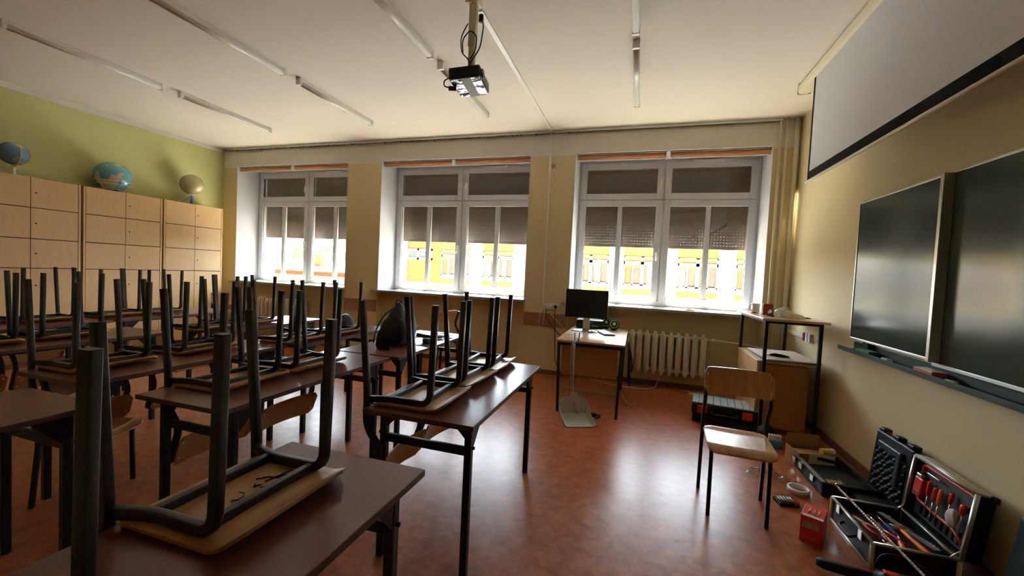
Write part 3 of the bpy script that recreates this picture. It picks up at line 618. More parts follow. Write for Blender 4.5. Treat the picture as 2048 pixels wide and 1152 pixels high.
def up_chair(x, y, lab, rz=0, dz=0, tilt=0):
    """x = seat centre, chair upside down on a desk"""
    t = CH0 if first[0] else copy_tree(CH0); first[0] = False
    t.location = (x, y, .762+HS-.003+dz); t.rotation_euler = (PI+tilt, 0, rz); t['label'] = lab; return t
wh = 'upturned school chair, '
chp = up_chair(-1.035, .880, wh+'nearest whole seat, black scribbles on its underside')
up_chair(-1.03, .285, wh+'right in the lower left foreground, only its tall legs visible', .16)
up_chair(-1.035, 1.905, wh+'nearest of three on the desk left of the open floor', .03)
up_chair(-1.04, 2.355, wh+'middle of three on the desk left of the open floor', -.04)
up_chair(-1.035, 2.785, wh+'furthest of three on the desk left of the open floor', .05)
up_chair(-2.11, 1.72, wh+'near one of two on the desk behind the nearest chair', .02)
up_chair(-2.09, 2.19, wh+'far one of two on the desk behind the nearest chair', -.02)
up_chair(-3.085, 1.64, wh+'near end of the third row, above the empty foreground desk')
up_chair(-3.075, 2.21, wh+'third row, second from its near end')
up_chair(-2.83, 2.86, wh+'third row, on the desk behind the backpack, further from the windows', .03)
up_chair(-2.81, 3.36, wh+'third row, on the desk behind the backpack, nearest the windows', -.03)
up_chair(-4.34, 2.07, wh+'fourth row, whole one nearest the left photo edge')
up_chair(-4.34, 1.58, wh+'fourth row, cut off by the left photo edge')
up_chair(-3.93, 2.93, wh+'fourth row, near one of two on the desk glaring white')
up_chair(-3.93, 3.37, wh+'fourth row, far one of two on the desk glaring white')
up_chair(-5.43, 2.43, wh+'row along the cupboards, leftmost of its three')
up_chair(-5.43, 2.99, wh+'row along the cupboards, middle of its three')
up_chair(-5.43, 3.43, wh+'row along the cupboards, nearest the windows')
# marker writing on the underside of the nearest seat
mw = MB()
def stroke(pts): mw.tube([V((p[0], p[1], HS-.0250)) for p in pts], .0019, 5)
ox_, oy_ = -.005, .03
for ps in ([(0, 0), (.02, .0), (.03, .012), (.03, .03), (.02, .04)], [(.045, 0), (.045, .03), (.06, .03), (.06, .015), (.045, .014), (.065, 0)], [(.0, -.05), (.012, -.035), (.02, -.05), (.008, -.043)],
           [(-.02, -.07), (0.0, -.095), (.03, -.10), (.04, -.12), (.02, -.11), (.05, -.135)], [(.03, -.04), (.045, -.05), (.05, -.07), (.04, -.085), (.055, -.10)], [(.015, -.07), (.02, -.10), (.025, -.13), (.03, -.16)]):
    stroke([(ox_+a_, oy_-.02+b_) for a_, b_ in ps])
mw.build('marker_writing', m_ink, chp)

# standing chairs
HSS = .462
cs = make_chair(HSS, m_ply2, m_metal2)
cs.location = (.655, 2.87, 0); cs.rotation_euler = (0, 0, -PI/2-.06); cs.scale = (.93, .90, 1)
cs['label'] = 'single upright school chair with varnished seat on the open floor'; 
def stand(x, y, rz, lab, sc=(1, 1, 1)):
    c_ = copy_tree(cs); c_.location = (x, y, 0); c_.rotation_euler = (0, 0, rz); c_.scale = sc; c_['label'] = lab; return c_
stand(-2.62, 5.15, 2.75, 'upright school chair at the window wall behind the backpack desk')
c_ = stand(-5.62, 4.50, -.55, 'upright school chair in the far corner beside the cupboards', (1, 1, 1.08))
c_ = stand(-3.06, 1.61, .45, 'low upright school chair tucked behind the empty desk at left', (.8, .8, .86))

# ================================================================ THINGS ON THE BACKPACK DESK
t = thing('backpack', 'black peaked backpack standing on a desk', 'backpack', (-2.02, 3.17, .761), .15)
def bagf(u_, v_):
    a_ = 2*PI*u_; zz = .36*v_
    k_ = [(0, .0), (.04, .95), (.14, 1.0), (.34, .88), (.46, .66), (.66, .48), (.84, .31), (.94, .18), (1, .03)]
    for i in range(len(k_)-1):
        if k_[i][0] <= v_ <= k_[i+1][0]: q = (v_-k_[i][0])/(k_[i+1][0]-k_[i][0]); rr = k_[i][1]*(1-q)+k_[i+1][1]*q; break
    rr *= 1+.05*math.sin(3*a_+5*v_)+.03*math.sin(7*a_+9*v_)
    sx = .15*rr; sy = .23*rr
    lean = .05*v_**2
    return (math.cos(a_)*sx, math.sin(a_)*sy+lean, zz), V((0, 0, 1))
MB().grid(bagf, 30, 18).build('main_bag', m_cloth, t)
pk = MB()
def pkf(u_, v_):
    a_ = PI*u_; b2 = PI*v_
    return (.10+.07*math.sin(a_)*math.sin(b2), -.02-.16*math.cos(a_), .13-.11*math.cos(b2)), V((0, 0, 1))
pk.grid(pkf, 14, 12); pk.build('front_pocket', m_cloth, t)
zp = MB(); zp.tube([(.158+.01*math.sin(i), -.14+.02*i, .15+.012*math.sin(i*.35*2)) for i in range(14)], .003, 6); zp.build('zip', m_black, t)
st = MB()
st.tube(fillet([(-.06, .05, .30), (-.12, .0, .24), (-.17, -.04, .12), (-.16, -.10, .012)], .08, 6), None, sec=rrect(.02, .004, .003, 2), up=(0, 1, 0))
st.tube(fillet([(-.03, -.06, .24), (-.03, -.16, .21), (-.04, -.25, .09), (-.02, -.31, .012), (.08, -.30, .008)], .06, 6), None, sec=rrect(.018, .004, .003, 2), up=(1, 0, 0))
st.tube(fillet([(.12, .18, .06), (.18, .27, .03), (.26, .34, .012), (.28, .42, .012)], .05, 6), None, sec=rrect(.018, .004, .003, 2), up=(0, 0, 1))
st.tube(fillet([(.13, -.1, .02), (.30, -.12, .02), (.372, -.10, .0), (.372, -.05, -.20), (.372, .02, -.22), (.372, .06, -.04)], .05, 6), None, sec=rrect(.010, .003, .0025, 2), up=(0, 1, 0))
st.build('strap', m_cloth, t)
MB().tube(fillet([(-.01, .0, .34), (-.02, .03, .385), (0, .09, .37), (.0, .09, .32)], .03), .008, 8).build('grab_loop', m_cloth, t)
def sheet(x, y, z, w, d, rz, m, lab, nm='paper_sheet', cat='paper', th=.0012, grp=None):
    def ff(u_, v_): return ((u_-.5)*w, (v_-.5)*d, .002+.006*abs(math.sin(3*u_+2*v_))*1), V((0, 0, 1))
    o = MB().grid(ff, 8, 8, th).build(nm, m, loc=(x, y, z)); o.rotation_euler.z = rz; tag(o, lab, cat, grp); return o
sheet(-1.88, 3.62, .7605, .20, .26, .4, m_paper, 'crumpled white papers right of the backpack on the desk', grp=None)
sheet(-1.86, 3.75, .770, .15, .22, .9, mat('grey_print', (0.45, .45, .43), .6, noise=(30, (.7, .7, .68), .1, (1, 1, 1))), 'grey printed leaflet lying on top of the white papers', 'leaflet', 'leaflet', .003)
sheet(-2.08, 3.62, .7605, .15, .20, -.2, mat('pink_paper', (0.75, .38, .33), .6, bump=(30, .1, .002)), 'pink sheet between the backpack and the white papers', 'pink_sheet', 'paper')
o = thing('small_pouch', 'small black pouch at the desk edge right of the backpack', 'pouch', (-1.80, 3.33, .761), .5)
MB().lathe([(0, 0), (.03, 0), (.036, .018), (.028, .038), (0, .042)], 18).build('pouch_body', m_cloth, o).scale = (1.2, 2.0, 1)
o = thing('dark_bag', 'rounded dark bag with modelled edge highlight at the window end of the third row', 'bag', (-3.05, 3.76, .761), .0)
def db(u_, v_):
    a_ = 2*PI*u_; rr = math.sqrt(max(0, 1-(v_)**2.2))
    return (math.cos(a_)*.09*rr*(1+.06*math.sin(5*a_)), math.sin(a_)*.125*rr, .13*v_), V((0, 0, 1))
MB().grid(db, 28, 12).build('bag_body', m_cloth, o)
MB().tube([(.0, .122*math.cos(a_), .015+.116*math.sin(a_)) for a_ in [i*PI/14 for i in range(15)]], .006, 8).build('edge_highlight', m_bag, o)  # pale tube stands in for the bright highlight along the bag edge

# ================================================================ COMPUTER DESK
t = thing('computer_desk', 'beech-topped computer desk on black steel legs under the right window', 'desk', (-.44, 4.92, 0))
MB().box(-.35, .35, -.67, .70, .738, .760).build('tabletop', m_desk, t, bevel=.003)
for sx in (-1, 1):
    for y in (-.655, .50):
        MB().tube([(sx*.30, y, 0), (sx*.32, y, .735)], None, sec=rrect(.0135, .0135, .004, 2), up=(1, 0, 0), smooth=False).build('leg', m_metal2, t)
    MB().box(sx*.32-.0125, sx*.32+.0125, -.65, .66, .71, .737).build('side_rail', m_metal2, t)
ar = MB(); ar.box(-.32, .32, -.667, -.643, .705, .737); ar.build('front_rail', m_metal2, t)
MB().box(-.295, .285, -.60, -.585, .385, .72).build('modesty_panel', m_orangewood, t, bevel=.002)
MB().box(-.31, .30, .05, .075, .035, .055).build('foot_bar', m_grey, t, bevel=.003)
br = MB(); br.tube([(-.31, -.63, .30), (-.31, -.52, .12)], .009, 8); br.tube([(.31, -.5, .34), (.31, -.36, .28)], .009, 8); br.build('brace', m_grey, t)
t = thing('computer_monitor', 'black flat computer monitor on a silver stand', 'monitor', (-.585, 5.05, .761), .02)
MB().box(-.255, .255, -.012, .022, .165, .508).build('screen_case', m_black, t, bevel=.006)
MB().box(-.25, .25, -.0135, -.012, .172, .502).build('screen', m_blackg, t)
MB().box(-.035, .045, .030, .050, .01, .40).build('stand_neck', m_alu, t, bevel=.004)
MB().box(-.035, .045, .018, .036, .28, .40).build('hinge', m_plast, t, bevel=.003)
MB().box(-.16, .15, -.06, .14, .0, .010).build('stand_base', m_alu, t, bevel=.004)
t = thing('computer_case', 'small black desktop computer lying behind the monitor stand', 'computer', (-.565, 5.47, .761), -.02)
MB().box(-.165, .165, -.16, .16, .0, .105).build('case', m_blackg, t, bevel=.006)
MB().box(-.165, .165, -.16, .16, .106, .112).build('top_cover', m_lgrey, t, bevel=.003)
MB().box(.03, .11, -.163, -.160, .03, .055).build('badge_panel', m_grey, t)
for k, (x, y, rz_) in enumerate(((-.375, 5.50, .15), (-.262, 5.38, .05))):
    t = thing('desk_speaker', ['round black speaker with green ring, nearer the computer case', 'round black speaker with green ring, nearer the radiator'][k], 'speaker', (x, y, .761), rz_, 'round computer speakers')
    T_ = TR(0, 0, .075, 0, PI/2-.2) @ Matrix.Scale(1.2, 4)
    MB().lathe([(0, -.045), (.03, -.042), (.052, -.015), (.058, .015), (.056, .03), (.05, .034), (0, .030)], 26, T_).build('body', m_black, t)
    MB().lathe([(.034, .0335), (.041, .036), (.045, .0345), (.036, .031)], 26, T_).build('green_ring', mat('green_ring', (.18, .35, .16), .3, bump=(30, .02, .001)), t)
    MB().lathe([(0, .045), (.012, .043), (.018, .036), (.018, .03)], 18, T_).build('dust_cap', m_lgrey, t)
    MB().lathe([(0, 0), (.038, 0), (.035, .01), (.015, .02), (0, .02)], 20).build('foot', m_black, t)
t = thing('keyboard', 'small keyboard with white keys lying askew on the computer desk', 'keyboard', (-.355, 5.03, .761), math.radians(-68))
MB().box(-.20, .20, -.065, .065, 0, .014).build('key_tray', m_black, t, bevel=.003)
ks = MB()
for i in range(14):
    for j in range(5): ks.box(-.19+.0272*i, -.1665+.0272*i, -.058+.0236*j, -.037+.0236*j, .014, .019)
o = ks.build('keys', m_plast, t); o['kind'] = 'stuff'
t = thing('glasses_case', 'grey spectacles with dark frame on the desk before the monitor', 'glasses', (-.55, 4.93, .761), -.3)
g_ = MB()
for s_ in (-1, 1):
    g_.tube([(s_*.034+.026*math.cos(a_), 0, .024+.02*math.sin(a_)) for a_ in [i*2*PI/16 for i in range(17)]], .003, 6, cap=False)
    g_.tube([(s_*.06, 0, .03), (s_*.058, .10, .012), (s_*.05, .13, .004)], .0025, 6)
g_.tube([(-.01, 0, .028), (.01, 0, .028)], .0025, 6); g_.build('frame', m_black, t)
MB().tube([(.02, .0, .012), (.06, .02, .014), (.075, .06, .012)], .012, 8).build('earpiece', m_grey, t)
cable('loose_cable', [(-.72, 4.62, .765), (-.70, 4.70, .77), (-.685, 4.76, .766), (-.69, 4.84, .766)], .004, m_plast, 'short curled white cable end on the computer desk')
t = thing('cable_bundle', 'tangle of black cables hanging off the right side of the computer desk', 'cable')
t.location = (-.075, 5.0, .73); cbm = MB()
for k in range(6):
    w_ = .03+.012*k; d_ = .45+.05*k*(1 if k < 3 else -.4); y_ = .04*k-.08
    cbm.tube(fillet([(0, y_, 0), (.01, y_-w_, -.1), (.02+.01*k, y_-w_, -d_), (.03+.01*k, y_+w_, -d_-.03), (.02, y_+w_*.7, -.12), (0, y_+.02, -.01)], .06, 6), .0045, 7)
cbm.build('cords', m_black, t)
cable('floor_cable', [(-.12, 5.2, .02), (-.08, 4.95, .01), (-.02, 4.80, .006), (.06, 4.86, .006), (.04, 4.93, .006)], .0035, m_plast, 'thin white cable on the floor beside the computer desk leg')

# dustpan and broom
t = thing('dustpan', 'grey long-handled dustpan standing open on the floor', 'dustpan', (-.52, 4.06, 0), 0)
MB().tube([(.0, .12, .20), (-.02, .10, .86)], .010, 10).build('handle', m_lgrey, t)
def pf(u_, v_):
    x = -.155+.31*u_; y = -.19+.26*v_; z = .004+.06*max(0, (v_-.55)/.45)**2
    side = abs(2*u_-1); z += .075*max(0, (side-.82)/.18)**1.2*(.15+.85*v_)
    q = .14*v_*(1-side*.4)*0
    return (x, y-.05*(1-side)*(1-v_)*0, z+q), V((0, 0, 1))
o = MB().grid(pf, 24, 14, .004).build('pan', m_lgrey, t)
bk = MB(); bk.prism([(-.155, .05), (.155, .05), (.155, .17), (.06, .215), (.02, .26), (-.02, .26), (-.06, .215), (-.155, .17)], .066, .074, 'y'); bk.build('hood', m_lgrey, t, bevel=.003)
t.rotation_euler.z = .45
t = thing('hand_broom', 'long thin-handled broom with pale bristles clipped to the dustpan', 'broom', (-.60, 4.12, 0), .2)
MB().tube(fillet([(0.0, .02, .17), (.0, .0, .74), (.02, -.01, .765), (.06, -.01, .78), (.07, -.01, .87)], .03), .0075, 10).build('handle', m_grey, t)
br_ = MB()
for i in range(26):
    for j in range(3):
        x = -.09+.0072*i; br_.tube([(x*.7, .01*j-.01, .15), (x*1.15, .014*j-.014, .035+random.random()*.01)], .0032, 5)
o = br_.build('bristles', mat('straw_bristle', (.50, .42, .28), .8, bump=(30, .1, .001)), t); o['kind'] = 'stuff'
MB().box(-.07, .07, -.016, .016, .145, .18).build('brush_head', m_lgrey, t, bevel=.006)
o = thing('swept_rubbish', 'small heap of dark crumpled rubbish beside the dustpan', 'rubbish', (-.355, 4.24, 0))
rb_ = MB()
for i in range(60):
    a_ = random.uniform(0, 6.28); q = random.uniform(0, .075); rb_.box(-.012, .012, -.006, .006, -.002, .002, TR(math.cos(a_)*q, math.sin(a_)*q*.8, .008+random.uniform(0, .03)*(1-q/.08), random.uniform(0, 3), random.uniform(-1, 1), random.uniform(-1, 1)))
o2 = rb_.build('scraps', m_black, o); o2['kind'] = 'stuff'

# ================================================================ TALL STAND AND CABINET
t = thing('tall_stand', 'tall open stand with wooden top and black legs by the board wall', 'stand', (1.40, 4.88, 0))
MB().box(-.27, .27, -.53, .53, 1.10, 1.122).build('top', m_desk, t, bevel=.003)
for sx in (-1, 1):
    for sy in (-1, 1): MB().tube([(sx*.22, sy*.47, 0), (sx*.22, sy*.47, 1.10)], None, sec=rrect(.0145, .0145, .004, 2), up=(1, 0, 0), smooth=False).build('leg', m_metal2, t)
    MB().box(sx*.22-.012, sx*.22+.012, -.46, .46, 1.075, 1.10).build('rail', m_metal2, t)
for sy in (-1, 1): MB().box(-.21, .21, sy*.47-.012, sy*.47+.012, 1.075, 1.10).build('rail', m_metal2, t)
t = thing('low_cabinet', 'low wooden cabinet standing between the legs of the tall stand', 'cabinet', (1.385, 4.91, 0))
MB().box(-.19, .19, -.36, .36, .0, .68).build('body', m_orangewood, t, bevel=.003)
MB().box(-.24, .26, -.405, .38, .68, .70).build('top', m_desk, t, bevel=.003)
MB().box(-.235, -.215, -.40, .375, .0, .68).build('side_panel', m_cup, t, bevel=.002)
MB().box(-.21, .20, -.40, -.385, .05, .67).build('front_panel', m_orangewood, t, bevel=.002)
for k in range(4):
    m_ = [m_dgreen, m_paper, m_dgreen, mat('pale_pink_board', (.62, .50, .44), .5, bump=(20, .05, .001))][k]
    nm_ = ['dark green board, bottom of the stack on the low cabinet', 'white board above the bottom green one on the low cabinet', 'thin green board second from the top on the low cabinet', 'pale pinkish board on top of the stack on the low cabinet'][k]
    o = MB().box(-.22, .235, -.36, .31, 0, .006).build('flat_board', m_, bevel=.001, loc=(1.43+.006*k-(.0 if k < 3 else .02), 4.86-.01*k, .7015+.0065*k)); o.rotation_euler.z = [.0, .02, -.02, .03][k]; tag(o, nm_, 'board', 'flat boards stacked on the low cabinet')
t = thing('cable_adapter', 'dark tangled adapter lying on the stacked boards', 'adapter', (1.36, 4.62, .728), -.3)
MB().tube([(-.075, 0, .016), (-.03, .01, .02), (.03, -.01, .018), (.08, .01, .014)], [.012, .018, .016, .010], 10).build('adapter_body', m_black, t)
MB().tube(fillet([(-.07, .0, .012), (-.11, .03, .008), (-.06, .06, .006), (.04, .05, .006), (.09, .02, .008)], .03), .004, 8).build('cord', m_black, t)
# on the stand top
t = thing('mug', 'white glossy mug with handle behind the dark red box', 'mug', (1.25, 5.12, 1.123), 3.6)
MB().lathe([(0, 0), (.036, 0), (.040, .01), (.041, .10), (.038, .10), (.036, .012), (0, .01)], 26).build('cup', m_plast, t)
MB().tube(fillet([(.038, 0, .085), (.075, 0, .085), (.078, 0, .03), (.038, 0, .022)], .025), .006, 10).build('handle', m_plast, t)
MB().tube([(0, 0, .02), (-.05, .02, .145)], .003, 8).build('spoon', m_chrome, t)
o = MB().box(-.045, .045, -.03, .03, 0, .115).build('red_box', m_red2, bevel=.002, loc=(1.295, 4.85, 1.1225)); o.rotation_euler.z = -.1; tag(o, 'upright dark red carton on the tall stand', 'box')
o = thing('crumpled_cloth', 'crumpled dark blue cloth in front of the red carton', 'cloth', (1.315, 4.66, 1.1225))
def cf(u_, v_):
    a_ = 2*PI*u_; rr = math.sin(PI*min(v_, .999)*.5+.0)
    rr = math.cos(v_*PI/2); q = 1+.2*math.sin(5*a_+3*v_)+.12*math.sin(9*a_)
    return (math.cos(a_)*.055*rr*q, math.sin(a_)*.045*rr*q, .05*math.sin(v_*PI/2)*(1+.12*math.sin(4*a_))), V((0, 0, 1))
MB().grid(cf, 30, 10).build('cloth_heap', m_denim, o)
o = thing('plastic_bag', 'milky plastic bag bundle at the middle of the tall stand top', 'plastic bag', (1.415, 4.62, 1.1225), -.25)
def pf2(u_, v_):
    a_ = 2*PI*u_; rr = math.cos(v_*PI/2)**.7; q = 1+.08*math.sin(6*a_+4*v_)+.06*math.sin(11*a_+2*v_)
    return (math.cos(a_)*.125*rr*q, math.sin(a_)*.07*rr*q, .075*math.sin(v_*PI/2)*(1-.35*math.cos(a_))*(1+.05*math.sin(8*a_))), V((0, 0, 1))
MB().grid(pf2, 36, 12).build('bag_bundle', m_bag, o)
MB().tube([(-.11, 0, .03), (-.135, .0, .035), (-.16, .01, .05)], [.02, .010, .022], 10).build('knot', m_bag, o)
o = MB().tube([(0, 0, .008), (.03, -.008, .010), (.055, -.02, .008)], [.004, .008, .004], 8).build('small_clip', m_black, loc=(1.545, 4.62, 1.123)); tag(o, 'small dark clip right of the plastic bag on the stand', 'clip')
o = MB().tube([(0, 0, .006), (.03, -.01, .007), (.05, .0, .006)], [.004, .006, .003], 8).build('small_clip', m_black, loc=(1.18, 4.98, 1.123)); tag(o, 'small dark clip left of the red carton on the stand', 'clip')
o = MB().lathe([(0, .03), (.03, .026), (.055, .012), (.058, 0), (0, 0)], 22).build('white_dish', m_plast, loc=(.66, 5.78, ZS+.0005)); tag(o, 'small white oval dish on the sill of the rightmost window', 'dish')
o.scale = (1.1, .8, .8)

# ================================================================ FLOOR THINGS ON THE RIGHT
t = thing('tool_organizer', 'black organizer toolbox with pale ribbed lid and red latches', 'toolbox', (.92, 4.70, .0), -.14)
MB().box(-.29, .29, -.17, .17, .0, .075).build('lower_case', m_dteal, t, bevel=.012)
MB().box(-.30, .30, -.18, .18, .075, .19).build('body', m_black, t, bevel=.014)
ld_ = MB()
for k in range(9): ld_.box(-.296+.066*k, -.234+.066*k, -.165, .17, .19, .202)
ld_.build('ribbed_lid', mat('pale_teal_lid', (.36, .47, .50), .22, bump=(30, .1, .002)), t, bevel=.003)
for x in (-.2, .2): MB().box(x-.045, x+.045, -.195, -.18, .10, .175).build('latch', m_red, t, bevel=.005)
MB().tube(fillet([(-.11, -.18, .12), (-.11, -.215, .11), (.11, -.215, .11), (.11, -.18, .12)], .02), .012, 10).build('handle', m_black, t)
# small teal box with white pieces and dark ball
t = thing('blue_parts_box', 'small turquoise box with white pieces under the tall stand', 'box', (1.235, 4.15, 0), -.1)
MB().box(-.055, .055, -.05, .05, 0, .07).build('box_body', mat('turquoise_plastic', (.01, .20, .27), .4, bump=(30, .05, .001)), t, bevel=.006)
q = MB()
for k in range(5): q.box(-.05+.02*k, -.036+.02*k, -.045, .0, .07, .115)
q.build('white_pieces', m_paper, t, bevel=.002)
o = MB().lathe([(0, 0), (.05, .01), (.08, .05), (.07, .10), (.03, .13), (0, .135)], 18).build('black_bag', m_cloth, loc=(1.22, 4.33, 0)); tag(o, 'small black bag on the floor behind the turquoise box', 'bag')
t = thing('cardboard_box', 'open brown cardboard box with white label on the floor', 'box', (1.395, 3.84, 0), .18)
b_ = MB(); b_.box(-.13, .13, -.10, -.096, 0, .13); b_.box(-.13, .13, .096, .10, 0, .13); b_.box(-.13, -.126, -.10, .10, 0, .13); b_.box(.126, .13, -.10, .10, 0, .13); b_.box(-.13, .13, -.1, .1, 0, .004); b_.build('carton', m_card, t)
MB().box(-.127, .127, -.094, .02, .118, .122).build('top_flap', m_card, t)
MB().box(-.127, .127, .098, .102, .13, .22, TR(0, 0, 0)).build('back_flap', m_card, t)
MB().box(-.06, .128, -.1025, -.1002, .055, .128).build('shipping_label', m_paper, t)
text('arrow_mark', '↑↑', .03, m_ink, t, TR(.02, -.1027, .095, 0, PI/2))
o = thing('spray_can', 'yellow and white can lying on the cardboard box', 'can', (1.50, 3.80, .147), .3)
MB().tube([(-.05, 0, 0), (.01, 0, 0)], .024, 18).build('yellow_part', m_yellow, o); MB().tube([(.01, 0, 0), (.045, 0, 0), (.06, 0, 0)], [.024, .024, .012], 18).build('white_part', m_paper, o)
# crumpled clear bag
o = thing('clear_bag', 'crumpled transparent plastic bag on the floor behind the chair leg', 'plastic bag', (1.02, 3.47, 0), -.5)
random.seed(11)
rn = [[random.uniform(0, 1) for _ in range(12)] for _ in range(12)]
def clf(u_, v_):
    i, j = min(int(u_*11), 10), min(int(v_*11), 10); fu, fv = u_*11-i, v_*11-j
    h_ = (rn[i][j]*(1-fu)+rn[i+1][j]*fu)*(1-fv)+(rn[i][j+1]*(1-fu)+rn[i+1][j+1]*fu)*fv
    e = math.sin(PI*u_)*math.sin(PI*v_)
    return ((u_-.5)*.30, (v_-.5)*.17, .004+.075*h_*e**.5), V((0, 0, 1))
MB().grid(clf, 33, 33, smooth=False).build('film', m_clear, o)
o = thing('tape_roll', 'white roll of tape lying on the floor', 'tape', (1.15, 3.30, 0))
MB().lathe([(.053, 0), (.068, 0), (.068, .035), (.053, .035), (.053, 0)], 32).build('tape', m_plast, o)
t = thing('screw_box', 'small black case with clear lid near the tape roll', 'box', (1.015, 3.10, 0), .25)
MB().box(-.062, .062, -.045, .045, 0, .022).build('tray', m_black, t, bevel=.003)
ld_ = MB(); ld_.box(-.063, .063, -.046, .046, .023, .040); ld_.build('clear_lid', m_clear, t, bevel=.003)
q = MB()
for k in range(5): q.tube([(-.045+.02*k, -.03, .028), (-.045+.02*k, .03, .028)], .006, 8)
q.build('bits', m_alu, t)
MB().box(.03, .05, -.05, -.045, .012, .034).build('latch', m_red, t)
# red carton
t = thing('red_carton', 'small bright red carton standing on the floor', 'box', (1.040, 2.735, 0), -.47)
MB().box(-.052, .052, -.085, .085, 0, .150).build('carton', m_redcard, t, bevel=.002)
MB().box(-.045, .050, -.085, -.060, .1502, .1512).build('white_strip', m_paper, t)
MB().box(-.042, .035, -.0865, -.0852, .085, .122).build('window_label', mat('kraft_label', (.35, .28, .14), .6, bump=(30, .05, .001)), t)
q = MB()
for k in range(3): q.tube([(-.022+.022*k, -.035, .150), (-.020+.022*k, .03, .150)], [.006, .004], 8)
q.build('printed_bulbs', mat('pink_print', (.75, .35, .30), .5, bump=(30, .05, .001)), t)
text('printed_name', 'XAMUZ', .022, mat('pink_ink', (.55, .22, .2), .5, bump=(30, .05, .001)), t, TR(-.002, -.0856, .030, 0, PI/2) @ Rz(PI))
o = MB().box(-.02, .02, -.012, .012, 0, .002).build('yellow_tag', m_yellow, loc=(1.135, 2.93, .001)); o.rotation_euler.z = -.1; tag(o, 'small yellow tag on the floor behind the red carton', 'tag')
# long black tool case lying (with chrome clasps)
t = thing('black_tool_case', 'flat open black tool case with bright clasps beside the cardboard box', 'tool case', (1.45, 3.60, 0), .03)
b_ = MB(); b_.box(-.17, .17, -.30, .27, 0, .02); b_.box(-.17, -.145, -.30, .27, 0, .095); b_.box(.145, .17, -.30, .27, 0, .095); b_.box(-.17, .17, .245, .27, 0, .095); b_.box(-.17, .17, -.30, -.275, 0, .095); b_.build('tray', m_black, t, bevel=.006)
MB().box(-.14, .14, -.27, .24, .02, .055).build('foam_insert', m_dteal, t, bevel=.01)
MB().tube(fillet([(-.05, .16, .06), (-.05, .16, .10), (.10, .10, .10), (.10, .10, .06)], .02), .014, 10).build('handle', m_black, t)
for y in (-.15, .05, .17): MB().box(-.182, -.170, y-.025, y+.025, .04, .085).build('clasp', m_chrome, t, bevel=.003)
MB().box(-.172, -.145, -.28, .25, .096, .099).build('edge_trim', m_alu, t)
MB().box(-.09, .03, -.2, -.14, .056, .066).build('wood_block', m_card, t, bevel=.004)
# drill case with moulded lid leaning on the wall
t = thing('drill_case', 'open black moulded drill case with its lid against the wall', 'tool case', (1.66, 3.31, 0), 0)
b_ = MB(); b_.box(-.21, .0, -.20, .20, 0, .07); b_.build('base_shell', m_dteal, t, bevel=.012)
T_ = TR(.005, 0, .065, 0, 0, .09)
l_ = MB(); l_.box(-.03, .012, -.205, .205, .0, .40, T_); ll = l_.build('lid_shell', m_black, t, bevel=.014)
MB().grid(lambda u_, v_: ((-.036-.010*math.sin(u_*38)*math.sin(v_*30+.8*math.sin(u_*19)), -.17+.33*u_, .03+.27*v_), V((1, 0, 0))), 60, 50, T=T_).build('egg_foam', m_dteal, t)
q = MB(); q.box(-.055, -.03, -.10, .12, .30, .345, T_); q.box(-.055, -.03, -.13, -.095, .12, .345, T_); q.build('lid_recess', mat('slate_plastic', (.02, .05, .065), .35, bump=(30, .1, .001)), t, bevel=.008)
MB().box(-.02, .01, .10, .21, .40, .408, T_).build('red_latch', m_red, t)
for y in (-.17, -.02, .14): MB().box(-.035, .015, y-.03, y+.03, .395, .425, T_).build('lid_hook', m_black, t, bevel=.008)
# aluminium tool case
t = thing('aluminium_tool_case', 'open aluminium-edged tool case full of red-handled tools', 'tool case', (1.405, 2.77, 0), -.01)
hx, hy, zz = .175, .235, .135
b_ = MB(); b_.box(-hx, hx, -hy, hy, 0, .006); b_.box(-hx, -hx+.006, -hy, hy, 0, zz); b_.box(hx-.006, hx, -hy, hy, 0, zz); b_.box(-hx, hx, -hy, -hy+.006, 0, zz); b_.box(-hx, hx, hy-.006, hy, 0, zz); b_.build('base_shell', m_black, t)
e = MB()
for z_ in (.0, zz):
    for s_ in (-1, 1):
        e.tube([(s_*hx, -hy, z_+.004), (s_*hx, hy, z_+.004)], None, sec=rrect(.008, .006, .003, 2), up=(1, 0, 0)); e.tube([(-hx, s_*hy, z_+.004), (hx, s_*hy, z_+.004)], None, sec=rrect(.008, .006, .003, 2), up=(0, 1, 0))
e.build('edge_trim', m_alu, t)
for s_ in (-1, 1):
    for s2 in (-1, 1): MB().tube([(s2*hx, s_*hy, .0), (s2*hx, s_*hy, zz)], .011, 8).build('corner_profile', m_cream, t)
MB().tube(fillet([(-hx, -.07, .075), (-hx-.03, -.065, .06), (-hx-.03, .065, .06), (-hx, .07, .075)], .015), .008, 8).build('carry_handle', m_black, t)
for y in (-.13, .13): MB().box(-hx-.012, -hx, y-.02, y+.02, .09, zz+.01).build('clasp', m_chrome, t, bevel=.003)
T_ = TR(hx+.004, 0, zz+.006, 0, 0, .12)
l_ = MB(); l_.box(.0, .075, -hy, hy, .0, .006, T_); l_.box(.07, .075, -hy, hy, 0, .335, T_); l_.box(.0, .075, -hy, -hy+.006, 0, .335, T_); l_.box(.0, .075, hy-.006, hy, 0, .335, T_); l_.box(0, .075, -hy, hy, .33, .336, T_)
lid = l_.build('lid_shell', m_black, t)
e = MB()
for s_ in (-1, 1): e.tube([(0, s_*hy, .0), (0, s_*hy, .336)], None, sec=rrect(.009, .007, .003, 2), up=(1, 0, 0), T=T_)
e.tube([(0, -hy, .336), (0, hy, .336)], None, sec=rrect(.007, .009, .003, 2), up=(1, 0, 0), T=T_); e.tube([(.04, -hy, .338), (.04, hy, .338)], None, sec=rrect(.007, .03, .003, 2), up=(0, 0, 1), T=T_)
e.build('lid_trim', m_alu, t)
e = MB()
